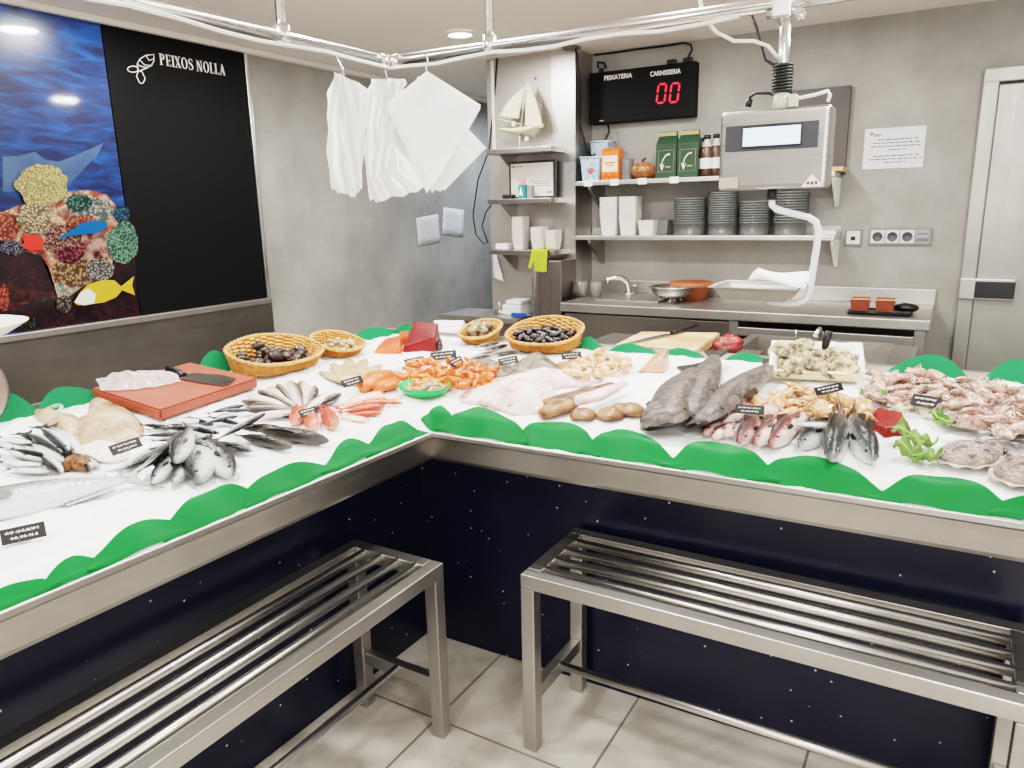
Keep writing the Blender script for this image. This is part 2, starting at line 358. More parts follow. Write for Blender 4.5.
for k, (cx, cy, rx, ry, mt) in enumerate((
    (62, 240, 22, 16, coral('c_a', rgb(196, 160, 140), rgb(120, 60, 52), 55)), (92, 248, 14, 22, coral('c_b', rgb(176, 84, 62), rgb(90, 36, 40), 40, (rgb(150, 120, 110), 20))),
    (90, 212, 20, 15, coral('c_c', rgb(200, 196, 184), rgb(110, 118, 116), 44)), (76, 203, 13, 9, coral('c_d', rgb(96, 150, 130), rgb(36, 70, 70), 50)),
    (4, 226, 12, 14, coral('c_e', rgb(224, 120, 84), rgb(150, 60, 40), 45)), (70, 272, 22, 14, coral('c_f', rgb(206, 170, 110), rgb(120, 76, 50), 40)),
    (96, 270, 14, 12, coral('c_g', rgb(190, 190, 176), rgb(100, 90, 90), 50)), (66, 255, 12, 9, coral('c_h', rgb(176, 70, 90), rgb(90, 26, 50), 44)),
    (118, 214, 8, 8, coral('c_i', rgb(60, 120, 140), rgb(20, 60, 90), 60)), (120, 243, 15, 21, coral('c_j', rgb(150, 200, 160), rgb(60, 110, 96), 70)),
    (0, 298, 6, 13, coral('c_k', rgb(220, 100, 66), rgb(150, 50, 40), 50)), (60, 304, 8, 9, coral('c_l', rgb(150, 140, 120), rgb(80, 70, 64), 60)),
    (78, 222, 16, 7, coral('c_m', rgb(210, 120, 80), rgb(140, 70, 50), 40)), (31, 218, 18, 17, coral('c_n', rgb(236, 222, 180), rgb(150, 120, 80), 62)),
    (20, 322, 14, 6, coral('c_o', rgb(80, 110, 90), rgb(30, 40, 40), 60)), (39, 185, 26, 21, coral('c_p', rgb(240, 226, 150), rgb(180, 160, 90), 85)))):
    wallprint('coral_print', blob(cx, cy, rx, ry, seed=k+1), mt, .002+k*.0005, mu)
RF = .0115
wallprint('red_fish_print', blob(29, 243, 11, 8, j=.25, seed=40), mat('red_print', rgb(206, 52, 42), .3), RF, mu)
wallprint('dark_fish_print', blob(8, 248, 13, 7, seed=43), coral('dotted_fish', rgb(150, 150, 160), rgb(40, 40, 70), 90), RF-.001, mu)
BLUEF = mat('blue_fish', rgb(18, 84, 140), .25, var=(rgb(20, 80, 150), 14, .3))
wallprint('blue_fish_print', [W(*p) for p in ((58, 236), (68, 230), (76, 224), (86, 221), (96, 221), (104, 224), (101, 229), (92, 233), (80, 234), (66, 236), (54, 240))], BLUEF, RF, mu)
yf = wallprint('yellow_fish_print', [W(*p) for p in ((70, 302), (76, 292), (84, 284), (98, 280), (110, 280), (117, 286), (130, 276), (128, 285), (131, 295), (118, 290), (112, 297), (100, 302), (86, 304), (74, 305))], mat('yellow_print', rgb(190, 156, 52), .3), RF, mu)
wallprint('fish_face_print', [W(*p) for p in ((70, 302), (76, 293), (84, 288), (92, 294), (90, 303), (80, 305))], mat('pale_print', rgb(214, 220, 214), .25), RF+.0006, mu)
y1 = at_x(263, 297, XW).y
bp_ = thing('black_wall_panel', 'plain black panel with small white fish emblem and lettering, beside the undersea mural', 'wall panel', (XW+.01, .95, 1.02))
b = bmesh.new(); box(b, (XW+.011, (yb+.004+y1)/2, 1.695), (.022, y1-yb-.008, 1.35)); obj('board', b, mat('black_laminate', rgb(13, 13, 15), .6, var=(rgb(10, 10, 12), 30, .3), spec=.2), bp_)
TXM = Matrix(((0, 0, 1, 0), (1, 0, 0, 0), (0, 1, 0, 0), (0, 0, 0, 1)))
p = W(157, 65)
def serif_word(word, size, m, sx):
    b = bmesh.new(); x0 = 0.0
    def quad(pts): b.faces.new([b.verts.new(m @ Vector(((x0+x)*size*sx, y*size, 0))) for x, y in pts])
    def bar(xa, ya, xb, yb, w):   # slanted stroke of horizontal width w
        quad([(xa-w/2, ya), (xa+w/2, ya), (xb+w/2, yb), (xb-w/2, yb)])
    def rect(xa, ya, xb, yb): quad([(xa, ya), (xb, ya), (xb, yb), (xa, yb)])
    def foot(x, y, w): rect(x-w/2, y, x+w/2, y+.055) if y < .5 else rect(x-w/2, y-.055, x+w/2, y)
    def ring(cx, cy, rx, ry, ix, iy, a0, a1, n=22):
        for k in range(n):
            t0, t1 = a0+(a1-a0)*k/n, a0+(a1-a0)*(k+1)/n
            quad([(cx+rx*math.cos(t0), cy+ry*math.sin(t0)), (cx+rx*math.cos(t1), cy+ry*math.sin(t1)), (cx+ix*math.cos(t1), cy+iy*math.sin(t1)), (cx+ix*math.cos(t0), cy+iy*math.sin(t0))])
    for ch in word:
        w = .62
        if ch in 'PEIL':
            bar(.17, 0, .17, 1, .16); foot(.17, 0, .32); foot(.17, 1, .32)
        if ch == 'P': ring(.25, .73, .33, .27, .17, .215, -PI/2, PI/2); rect(.17, .945, .26, 1); rect(.17, .46, .26, .515); w = .66
        if ch == 'E':
            for y in (0, .475, .945): rect(.17, y, .52, y+.055)
            rect(.49, 0, .535, .22); rect(.49, .78, .535, 1); rect(.40, .40, .44, .6)
        if ch == 'I': w = .36
        if ch == 'L': rect(.17, 0, .5, .055); rect(.48, 0, .525, .24); w = .58
        if ch == 'X':
            bar(.52, 0, .13, 1, .19); bar(.1, 0, .52, 1, .07); foot(.12, 0, .24); foot(.52, 0, .28); foot(.13, 1, .28); foot(.52, 1, .24); w = .68
        if ch == 'O': ring(.37, .5, .34, .51, .18, .45, 0, 2*PI, 40); w = .76
        if ch == 'S':
            P = [(.50, .80), (.44, .93), (.31, .975), (.17, .92), (.12, .77), (.18, .62), (.34, .50), (.48, .38), (.50, .22), (.43, .08), (.29, .025), (.14, .08), (.08, .22)]
            Wd = [.03, .06, .06, .09, .13, .17, .19, .17, .13, .09, .06, .06, .03]
            for k in range(len(P)-1):
                def nv(q):
                    a = Vector(P[max(q-1, 0)]); c = Vector(P[min(q+1, len(P)-1)]); d = (c-a).normalized(); return Vector((-d.y, d.x))*Wd[q]/2
                A, C = Vector(P[k]), Vector(P[k+1]); quad([A+nv(k), A-nv(k), C-nv(k+1), C+nv(k+1)])
            rect(.47, .72, .515, .98); rect(.07, .02, .115, .30); w = .60
        if ch == 'N': bar(.15, 0, .15, 1, .07); bar(.62, 0, .62, 1, .07); bar(.60, 0, .17, 1, .19); foot(.15, 0, .26); foot(.15, 1, .24); foot(.62, 1, .26); w = .80
        if ch == 'A': bar(.13, 0, .36, 1, .07); bar(.58, 0, .36, 1, .19); rect(.2, .3, .5, .355); foot(.12, 0, .24); foot(.58, 0, .3); w = .74
        if ch == ' ': w = .30
        x0 += w
    return b, x0
sw, tot = serif_word('PEIXOS NOLLA', .054, Matrix.Translation((XW+.0228, p.y, p.z-.001)) @ TXM, (W(224, 70).y-p.y)/(.054*7.26)*.95)
obj('lettering', sw, CHALK, bp_)
b = bmesh.new()
def wl(pts): tube(b, [(XW+.0235, q.y, q.z) for q in (W(x/4, y/4) for x, y in pts)], .0021, 6)
wl([(540, 285), (537, 258), (548, 238), (570, 224), (604, 220), (604, 245), (594, 264), (572, 276), (540, 288)]); wl([(546, 240), (566, 262), (594, 264)]); wl([(572, 224), (584, 244), (604, 236)]); wl([(540, 262), (560, 270), (580, 272)])
wl([(520+22*math.cos(a*.35), 279+12*math.sin(a*.35)) for a in range(19)]); wl([(551+14*math.cos(a*.35)-(2 if math.sin(a*.35) < 0 else -3), 311+25*math.sin(a*.35)) for a in range(19)])
obj('fish_emblem', b, CHALK, bp_)
b = bmesh.new(); box(b, (XW+.02, y1+.012, 1.70), (.04, .024, 1.37), bev=.004); struct('trim_4', b, CHROME)
b = bmesh.new(); box(b, (XW+.022, .175, 1.005), (.05, 2.35, .03), bev=.004); struct('trim_5', b, STEEL_Y)
b = bmesh.new(); box(b, (XW+.012, .185, .495), (.024, 2.36, .99)); struct('baseboard_left', b, STEEL_D)

# ================================================================== the counter
OA, OO, OB = Vector((-.0667, -2.3, 0)), Vector((0, 0, 0)), Vector((2.4, .048, 0))
nL = Vector((-1, .029, 0)).normalized(); nR = Vector((-.02, 1, 0)).normalized()
def edge(s): return [OA+nL*s, Vector((-s*1.02, s*.98, 0)), OB+nR*s]
def sweep(bm, prof):
    rings = [[(edge(s)[i].x, edge(s)[i].y, z) for s, z in prof] for i in range(3)]
    loft(bm, rings, closed=False, smooth=False)
cn = thing('fish_counter', 'L-shaped fishmonger display counter with steel rim and navy front', 'counter', (.0, .45, 0))
b = bmesh.new(); sweep(b, [(.07, .838), (.03, .846), (.012, .852), (.004, .852), (0, .848), (-.001, .838), (.004, .832), (.008, .815), (.016, .768), (.022, .757), (.06, .752), (.235, .752)])
obj('rim', b, steel('rim_steel', col=(.47, .45, .42, 1), rough=.36, stretch=(1.2, 1.2, 40), var=.25), cn)
q = N('navy_speckled_laminate'); setin(q.b, rough=.3)
tc = q.n('ShaderNodeTexCoord'); v = q.n('ShaderNodeTexVoronoi'); v.inputs['Scale'].default_value = 22; q.l(tc.outputs['Object'], v.inputs['Vector'])
cr = q.n('ShaderNodeValToRGB'); cr.color_ramp.elements[0].position = .05; cr.color_ramp.elements[1].position = .075; cr.color_ramp.elements[0].color = rgb(190, 200, 225); cr.color_ramp.elements[1].color = rgb(19, 22, 44)
q.l(v.outputs['Distance'], cr.inputs[0]); q.l(cr.outputs[0], q.b.inputs['Base Color'])
b = bmesh.new(); sweep(b, [(.215, .753), (.215, .002), (.235, .002), (.235, .753)]); obj('front_panel', b, q.m, cn)
b = bmesh.new(); sweep(b, [(.872, .70), (.872, .985), (.90, .985), (.90, .02), (.885, .02)]); obj('back_panel', b, STEEL, cn)
b = bmesh.new(); sweep(b, [(.05, .8), (.88, .84)]); obj('tray', b, STEEL, cn)
# crushed ice
q = N('crushed_ice'); setin(q.b, col=rgb(243, 246, 247), rough=.35, sss=.0)
tc = q.n('ShaderNodeTexCoord'); n1 = q.n('ShaderNodeTexNoise'); n1.inputs['Scale'].default_value = 130; n1.inputs['Detail'].default_value = 3; q.l(tc.outputs['Object'], n1.inputs['Vector'])
bp = q.n('ShaderNodeBump'); bp.inputs['Strength'].default_value = .35; bp.inputs['Distance'].default_value = .004; q.l(n1.outputs['Fac'], bp.inputs['Height']); q.l(bp.outputs[0], q.b.inputs['Normal'])
b = bmesh.new(); st = .0125; vd = {}
def iv(i, j):
    if (i, j) not in vd:
        u, w = i*st, j*st   # unsheared
        x = u + (.029*w if w < 0 else 0); y = w + (.02*u if u > 0 else 0)
        s = max(-u, w); e = min(1, s/.05)
        z = ice_z(x, y) + e*(.006*noise.noise(Vector((x*18, y*18, 0))) + .004*noise.noise(Vector((x*55, y*55, 3))) - .004)
        if u <= -.865 or w >= .865: z -= .012
        vd[i, j] = b.verts.new((x, y, z))
    return vd[i, j]
NI = 70
for i in range(-NI, 188):
    for j in range(-180, NI):
        if (i < 0 or j >= 0):
            f = b.faces.new((iv(i, j), iv(i+1, j), iv(i+1, j+1), iv(i, j+1))); f.smooth = True
stuff('crushed_ice', b, q.m, 'bed of white crushed ice filling the whole fish counter', 'ice')

# green scalloped liner sheets along the front edge and the back edge
def greenm(name, c, tr):
    q = N(name); setin(q.b, col=c, rough=.5, spec=.3)
    t = q.n('ShaderNodeBsdfTranslucent'); t.inputs['Color'].default_value = c; mx = q.n('ShaderNodeMixShader'); mx.inputs[0].default_value = tr
    out = q.t.nodes['Material Output']; q.l(q.b.outputs[0], mx.inputs[1]); q.l(t.outputs[0], mx.inputs[2]); q.l(mx.outputs[0], out.inputs[0]); return q.m
GREEN = greenm('green_plastic_sheet', rgb(4, 116, 50), .2); GREEN_BACKLIT = greenm('green_plastic_sheet_backlit', rgb(48, 146, 94), .45)  # paler green of the back sheets carries light from behind in its colour
def side_at(P): return 'R' if P.y - .02*max(P.x, 0) > -(P.x-.029*min(P.y, 0)) else 'L'
def along(side, a, s):
    return Vector((a - .02*s, s + .02*a, 0)) if side == 'R' else Vector((-s + .029*a, a, 0))
SEEN = [0]
def front_sheet(t0, pk, t1, label):
    P = [ice(*c, .006) for c in (t0, pk, t1)]; side = side_at(P[1])
    A = [p.x if side == 'R' else p.y for p in P]; Sv = [max(.012, s_of(p.x, p.y)) for p in P]
    lift = .006 + .0025*(SEEN[0] % 3); SEEN[0] += 1
    w = A[2]-A[0]; ov = w*.14
    def fn(u, v):
        uu = -.14 + u*1.28; a = A[0] + uu*w
        m = (A[1]-A[0])/w; k = uu/m*.5 if uu < m else .5+(uu-m)/(1-m)*.5
        hgt = math.sin(PI*max(0, min(1, k)))**1.15 if 0 < k < 1 else 0
        base = Sv[0]*(1-uu)+Sv[2]*uu
        if uu < 0 or uu > 1:
            ex = (-uu if uu < 0 else uu-1)/.14; base = base*(1-ex*.75)
        top = base + max(0, Sv[1]-(Sv[0]*(1-m)+Sv[2]*m))*hgt
        s = .004 + (top-.004)*v
        q = along(side, a, s)
        return Vector((q.x, q.y, ice_z(q.x, q.y) + lift + .003*math.sin(a*40+s*30) - (.006 if v == 0 else 0)))
    b = bmesh.new(); grid(b, 30, 8, fn)
    tag(obj('liner_sheet', b, GREEN), label, 'plastic sheet', 'green scalloped sheets along the front of the ice')
for t0, pk, t1, lb in (
    ((40, 590), (70, 556), (94, 556), 'green scalloped sheet at the front edge nearest the lone price tag'),
    ((-60, 640), (0, 588), (40, 580), 'green scalloped sheet at the front edge in the lower left corner'),
    ((94, 558), (140, 523), (168, 520), 'green scalloped sheet at the front below the pale tail of the long silver fish'),
    ((166, 522), (218, 486), (248, 489), 'green scalloped sheet at the front below the silver-bellied fish heads'),
    ((247, 490), (285, 466), (327, 466), 'green scalloped sheet at the front below the dark grey sea bass'),
    ((325, 467), (348, 441), (369, 445), 'green scalloped sheet at the front below the red gurnard heads'),
    ((366, 446), (398, 420), (416, 428), 'green scalloped sheet at the front, just left of the rim corner'),
    ((411, 427), (432, 405), (453, 417), 'green scalloped sheet folded at the inner corner of the rim'),
    ((450, 419), (478, 409), (522, 429), 'green scalloped sheet at the front, just right of the rim corner'),
    ((519, 430), (560, 421), (594, 440), 'green scalloped sheet at the front below the brown flatfish'),
    ((592, 440), (620, 430), (675, 454), 'green scalloped sheet at the front below the row of round brown fillets'),
    ((673, 454), (717, 443), (768, 465), 'green scalloped sheet at the front below the hake heads'),
    ((765, 465), (808, 456), (884, 491), 'green scalloped sheet at the front below the sea bass heads'),
    ((882, 491), (947, 477), (1004, 506), 'green scalloped sheet at the front below the cuttlefish'),
    ((1000, 506), (1050, 496), (1090, 525), 'green scalloped sheet at the front at far right edge')):
    front_sheet(t0, pk, t1, lb)
def back_sheet(l, pk, r, label, hgt=None):
    side = 'L' if pk[0] < 405 else 'R'; s = .848
    def on(px, py):
        # point where the view ray meets the standing plane of the back edge
        if side == 'R':
            P = at_y(px, py, s + .012)
            return P.x, P.z
        P = at_x(px, py, -s); return P.y, P.z
    (a0, _), (am, zm), (a1, _) = on(*l), on(*pk), on(*r)
    z0 = .952
    def fn(u, v):
        a = a0+(a1-a0)*u; m = (am-a0)/(a1-a0); k = u/m*.5 if u < m else .5+(u-m)/(1-m)*.5
        top = z0 + .012 + (zm-z0-.012)*math.sin(PI*k)**.8
        z = z0 + (top-z0)*v; q = along(side, a, s + .02*v + .004*math.sin(a*30))
        return Vector((q.x, q.y, z))
    b = bmesh.new(); grid(b, 24, 5, fn)
    tag(obj('liner_sheet', b, GREEN_BACKLIT), label, 'plastic sheet', 'backlit green sheets standing along the back of the ice')
for l, pk, r, lb in (
    ((0, 410), (8, 394), (44, 404), 'backlit green sheet at the back edge in front of the scales'),
    ((40, 404), (66, 389), (112, 394), 'backlit green sheet at the back edge left of the red cutting board'),
    ((200, 368), (216, 351), (238, 358), 'backlit green sheet at the back edge beside the big basket of dark shellfish'),
    ((345, 338), (370, 328), (396, 332), 'backlit green sheet at the back edge behind the salmon piece'),
    ((396, 331), (412, 324), (430, 330), 'backlit green sheet at the back edge behind the dark red tuna block'),
    ((582, 345), (592, 337), (606, 346), 'backlit green sheet at the back edge right of the mussel basket'),
    ((612, 354), (632, 344), (662, 356), 'green sheet at the back in front of the white cutting board'),
    ((664, 357), (684, 349), (708, 358), 'green sheet at the back right of the white cutting board'),
    ((728, 360), (750, 354), (776, 360), 'green sheet at the back between hake tails and oyster tray'),
    ((893, 366), (940, 357), (976, 372), 'backlit green sheet at the back behind the pink squid'),
    ((992, 374), (1026, 362), (1060, 378), 'backlit green sheet at the back at far right')):
    back_sheet(l, pk, r, lb)

# ================================================================== benches
def bench(name, label, x0, x1, y0, y1, longx):
    t = thing(name, label, 'bench', ((x0+x1)/2, (y0+y1)/2, 0)); h = .545; w = .04
    def pt(a, c, z): return (a, c, z) if longx else (c, a, z)
    def sz(a, c, z): return (a, c, z) if longx else (c, a, z)
    a0, a1, c0, c1 = (x0, x1, y0, y1) if longx else (y0, y1, x0, x1)
    SM = STEEL_H if longx else STEEL_Y
    for c in (c0+w/2, c1-w/2):
        b = bmesh.new(); box(b, pt((a0+a1)/2, c, h-w/2), sz(a1-a0, w, w), bev=.003); obj('long_rail', b, SM, t)
    for a in (a0+w/2, a1-w/2):
        b = bmesh.new(); box(b, pt(a, (c0+c1)/2, h-w/2), sz(w, c1-c0-2*w-.001, w), bev=.003); obj('end_rail', b, SM, t)
        for c in (c0+w/2, c1-w/2):
            b = bmesh.new(); box(b, pt(a, c, (h-w)/2), sz(w, w, h-w-.001), bev=.003); obj('leg', b, STEEL, t)
        b = bmesh.new(); box(b, pt(a, (c0+c1)/2, .17), sz(w*.75, c1-c0-2*w-.001, w), bev=.003); obj('stretcher', b, SM, t)
    for k in range(4):
        c = c0+w + (c1-c0-2*w)*(k+.5)/4
        b = bmesh.new(); tube(b, [pt(a0+w*.6, c, h-.012), pt(a1-w*.6, c, h-.012)], .0125, 16); obj('rod', b, SATIN, t)
    b = bmesh.new(); tube(b, [pt(a0+w*.6, (c0+c1)/2, .178), pt(a1-w*.6, (c0+c1)/2, .178)], .0125, 14); obj('foot_rod', b, SATIN, t)
bench('steel_bench', 'low steel rod bench under the left arm of the counter, running out of view', -.172, .158, -1.55, -.185, False)
bench('steel_bench', 'low steel rod bench standing along the right arm of the counter', .380, 1.535, -.142, .200, True)

# ================================================================== pipe, hooks, bags, hanging scale
PX, PY, PZ = -.3, .259, 1.96
rk = thing('pipe_rail', 'shiny steel pipe rail bent in an L, hung from the ceiling above counter', 'rail', (PX, PY, PZ))
b = bmesh.new(); tube(b, [(PX, -2.6, PZ), (PX, PY-.02, PZ)], .017, 16); obj('pipe', b, CHROME, rk)
b = bmesh.new(); tube(b, [(PX+.02, PY, PZ), (2.5, PY, PZ)], .017, 16); obj('pipe', b, CHROME, rk)
b = bmesh.new(); ball(b, (PX, PY, PZ), .021); tube(b, [(PX, PY-.05, PZ), (PX, PY, PZ)], .02, 14); tube(b, [(PX+.05, PY, PZ), (PX, PY, PZ)], .02, 14); obj('elbow', b, CHROME, rk)
for x, y in ((PX, -.177), (at_y(490, 40, PY).x, PY)):
    b = bmesh.new(); tube(b, [(x, y, PZ), (x, y, 2.398)], .013, 12); tube(b, [(x, y, PZ-.022), (x, y, PZ+.03)], .021, 12); obj('drop_rod', b, CHROME, rk)
cb = bmesh.new(); pts = [(PX+.026, -2.2+i*.12, PZ-.024-.006*math.sin(i*1.3)) for i in range(20)] + [(PX+.03, PY-.03, PZ-.024)] + [(PX+.1+i*.1, PY-.022, PZ-.024-.005*math.sin(i*1.7)) for i in range(11)]
tube(cb, pts, .0055, 6); tag(obj('power_cord', cb, WHITE_CABLE), 'white cord tied along the underside of the pipe rail', 'cord')

q = N('white_bag_plastic'); setin(q.b, col=rgb(243, 243, 240), rough=.35); t_ = q.n('ShaderNodeBsdfTranslucent'); t_.inputs[0].default_value = rgb(240, 240, 236); mx = q.n('ShaderNodeMixShader'); mx.inputs[0].default_value = .35
q.l(q.b.outputs[0], mx.inputs[1]); q.l(t_.outputs[0], mx.inputs[2]); q.l(mx.outputs[0], q.t.nodes['Material Output'].inputs[0]); BAGM = q.m
q = N('white_wrapping_paper'); setin(q.b, col=rgb(246, 246, 244), rough=.7); t_ = q.n('ShaderNodeBsdfTranslucent'); t_.inputs[0].default_value = rgb(246, 246, 244); mx = q.n('ShaderNodeMixShader'); mx.inputs[0].default_value = .3
q.l(q.b.outputs[0], mx.inputs[1]); q.l(t_.outputs[0], mx.inputs[2]); q.l(mx.outputs[0], q.t.nodes['Material Output'].inputs[0]); PAPERM = q.m
def vplane(P0):
    n = Vector((CAM.x-P0.x, CAM.y-P0.y, 0)).normalized()
    def f(px, py, off=0.0):
        r = ray(px, py); k = (P0 + n*off - CAM).dot(n)/r.dot(n); return CAM + r*k
    return f, n
def hung(name, label, P0, hookpx, sheets, mt, cat):
    """sheets: list of (left outline, right outline, offset, fold amp) in matching heights"""
    f, n = vplane(P0); root = thing(name, label, cat, f(*hookpx[-1]), group='white bags and paper hung on the pipe rail')
    b = bmesh.new(); tube(b, [f(*p) for p in hookpx], .0028, 8); obj('hook', b, CHROME, root)
    for si, (lft, rgt, off, amp, fr) in enumerate(sheets):
        side = n.cross(Vector((0, 0, 1)))
        def lerp(L, v):
            k = v*(len(L)-1); i = min(int(k), len(L)-2); return Vector(L[i]).lerp(Vector(L[i+1]), k-i)
        def fn(u, v):
            a, c = lerp(lft, v), lerp(rgt, v); p = a.lerp(c, u); p.y += 6*v*v*noise.noise(Vector((u*4, si*3.0, 1))); p.x += 3*noise.noise(Vector((v*7, u, si*2.0)))*(abs(u-.5)*2)
            o = off + amp*(math.sin(u*fr*PI + 2.1*math.sin(v*2+si) + si*1.7)*(.25+.75*v) + .8*noise.noise(Vector((u*3+si*5, v*4, si*2.0))) + .5*noise.noise(Vector((u*9, v*11, si))) + .22*noise.noise(Vector((u*22, v*20, si))))
            return f(p.x, p.y, o)
        b = bmesh.new(); grid(b, 28, 26, fn); obj('sheet', b, mt, root)
hp = Vector((PX, PY-.02, PZ))
hung('bag_bundle', 'bunch of crumpled white plastic bags on the leftmost hook of the pipe rail', Vector((PX, -.02, 1.8)), [(337, 55), (338, 60), (342, 68), (344, 76)],
     [([(334, 72), (328, 95), (327, 130), (328, 166), (332, 190)], [(352, 80), (368, 88), (366, 120), (364, 158), (355, 198)], .0, .010, 5),
      ([(336, 74), (331, 98), (330, 135), (330, 172), (338, 194)], [(350, 79), (362, 90), (361, 130), (362, 160), (360, 188)], .022, .011, 6),
      ([(340, 73), (338, 100), (340, 140), (345, 170), (350, 196)], [(345, 77), (356, 96), (358, 130), (362, 165), (362, 190)], .045, .010, 4)], BAGM, 'plastic bags')
hung('bag_bundle', 'bunch of loose white plastic bags hung in the middle between two others', Vector((PX, PY-.05, 1.8)), [(384, 61), (384, 66), (386, 74), (388, 80)],
     [([(371, 79), (366, 95), (365, 130), (365, 165), (370, 201)], [(405, 79), (404, 92), (398, 125), (412, 160), (426, 188)], .0, .012, 5),
      ([(374, 79), (369, 100), (366, 140), (366, 176), (376, 203)], [(402, 82), (398, 100), (392, 132), (400, 168), (420, 190)], .03, .013, 6),
      ([(388, 78), (384, 92), (380, 120), (374, 160), (368, 186)], [(405, 80), (404, 92), (398, 112), (393, 140), (388, 168)], .055, .011, 4)], BAGM, 'plastic bags')
f0, n0 = vplane(Vector((PX+.13, PY-.05, 1.8)))
pr = thing('paper_sheaf', 'sheaf of square white wrapping papers hung by a corner, rightmost on the rail', 'wrapping paper', f0(427, 72), 'white bags and paper hung on the pipe rail')
b = bmesh.new(); tube(b, [f0(426, 54), f0(428, 60), f0(426, 68), f0(427, 74)], .0028, 8); obj('hook', b, CHROME, pr)
PA = [(427, 71), (388, 105), (431, 191), (480, 107)]; PB = [(418, 76), (390, 140), (440, 191), (484, 148)]
for k in range(8):
    c, off = (PB, .004+.006*k) if k < 4 else (PA, .012+.006*k)
    jx = random.uniform(-2.5, 2.5); jy = random.uniform(-2, 2)
    def fn(u, v, c=c, off=off, k=k, jx=jx, jy=jy):
        a = Vector(c[0]).lerp(Vector(c[1]), u); d_ = Vector(c[3]).lerp(Vector(c[2]), u); p = a.lerp(d_, v)
        w = u+v; p.x += jx*w; p.y += jy*w
        return f0(p.x, p.y, off + .012*w*math.sin(u*2-v*2+k)*.5 + .004*noise.noise(Vector((u*4, v*4, k))))
    b = bmesh.new(); grid(b, 14, 14, fn); obj('sheet', b, PAPERM, pr)

# ---- hanging scale
SY = PY
TL, TR, BR, BL = at_y(719, 113, SY), at_y(829, 103, SY), at_y(829, 188, SY), at_y(719, 190, SY)
x0, x1 = (TL.x+BL.x)/2, (TR.x+BR.x)/2; z1, z0 = (TL.z+TR.z)/2, (BL.z+BR.z)/2; sx = (x0+x1)/2; sz_ = (z0+z1)/2
sc = thing('hanging_scale', 'boxy steel hanging scale with lit display on a pole from the pipe rail', 'scale', (sx, SY+.045, z0))
b = bmesh.new(); box(b, (sx, SY+.045, sz_), (x1-x0, .09, z1-z0), bev=.012, seg=3); obj('housing', b, steel('scale_housing_steel', col=(.46, .44, .41, 1), rough=.3, stretch=(2, 90, 90), var=.2), sc)
def on(px, py, dy=-.002): return at_y(px, py, SY+dy)
def plate(pxs, dy, th=.004):
    P = [on(*p, dy) for p in pxs]; X0, X1 = sum(P[i].x for i in (0, 3))/2, sum(P[i].x for i in (1, 2))/2; Z1, Z0 = (P[0].z+P[1].z)/2, (P[2].z+P[3].z)/2
    bb = bmesh.new(); box(bb, ((X0+X1)/2, SY+dy, (Z0+Z1)/2), (X1-X0, th, Z1-Z0), bev=.001); return bb
obj('display_panel', plate([(726, 127), (819, 120), (818, 146), (725, 153)], -.003), mat('dark_grey_display', rgb(66, 68, 74), .3), sc)
obj('screen', plate([(743, 129), (801, 124), (800, 143), (743, 147)], -.0065), mat('lit_screen', rgb(190, 215, 235), .3, emit=rgb(200, 225, 240), es=1.1), sc)
fb = bmesh.new(); P = [on(x, y, -.009) for x, y in ((742, 128), (802, 123), (801, 144), (742, 148))]; tube(fb, [tuple(v) for v in P], .0018, 6, closed=True); obj('screen_frame', fb, BLACKP, sc)
obj('rating_label', plate([(719, 178), (738, 177), (738, 188), (719, 189)], -.003, .003), mat('beige_label', rgb(176, 170, 150), .5), sc)
tr = bmesh.new(); vs = [tr.verts.new(on(x, y, -.006)) for x, y in ((812, 174), (824, 186), (801, 187))]; tr.faces.new(vs); obj('triangle_sticker', tr, WHITEP, sc)
tr = bmesh.new()
for x, y in ((808, 183), (812, 183), (816, 182.5)):
    a = on(x, y, -.0075); box(tr, tuple(a), (.006, .001, .007))
obj('sticker_print', tr, mat('dark_red_print', rgb(120, 70, 70), .6), sc)
pp = at_y(780, 90, SY); px_ = at_y(781, 60, SY).x
b = bmesh.new(); tube(b, [(px_, SY+.03, PZ+.01), (px_, SY+.03, z1-.005)], .0135, 14); obj('pole', b, CHROME, sc)
b = bmesh.new(); box(b, (px_, SY+.01, PZ-.01), (.045, .075, .055), bev=.006)
for s in (-1, 1): tube(b, [(px_-.04, SY-.0+s*.012, PZ-.022), (px_+.045, SY+s*.012, PZ-.02)], .007, 8); ball(b, (px_+.046, SY-.03, PZ-.02+.02*s), .011)
obj('clamp', b, CHROME, sc)
b = bmesh.new(); tube(b, [(px_+.021*math.cos(a*.5), SY+.03+.021*math.sin(a*.5), z1+.035+a*.00058) for a in range(120)], .0042, 6); obj('coiled_cord', b, BLACK_CABLE, sc)
b = bmesh.new(); tube(b, [(px_, SY+.03, z1-.004), (px_, SY+.03, z1+.036)], .019, 12); box(b, (px_+.028, SY+.03, z1+.016), (.02, .03, .03), bev=.003); obj('socket_fitting', b, mat('ivory_fitting', rgb(196, 194, 176), .5), sc)
b = bmesh.new(); tube(b, [at_y(*p, SY+.03) for p in ((748, 106), (750, 97), (756, 93), (768, 93), (776, 95))], .004, 7); tube(b, [at_y(748, 107, SY+.03), at_y(750, 99, SY+.03)], .008, 8); obj('black_lead', b, BLACK_CABLE, sc)
b = bmesh.new(); tube(b, [at_y(*p, SY+.03) for p in ((787, 99), (800, 98), (815, 95), (828, 91), (830, 95), (828, 102))], .0045, 7); obj('white_lead', b, WHITE_CABLE, sc)
b = bmesh.new(); tube(b, [at_y(*p, SY+.03) for p in ((700, 0), (704, 18), (716, 32), (734, 41), (754, 41), (768, 46), (778, 58))], .0045, 7); obj('white_lead', b, WHITE_CABLE, sc)
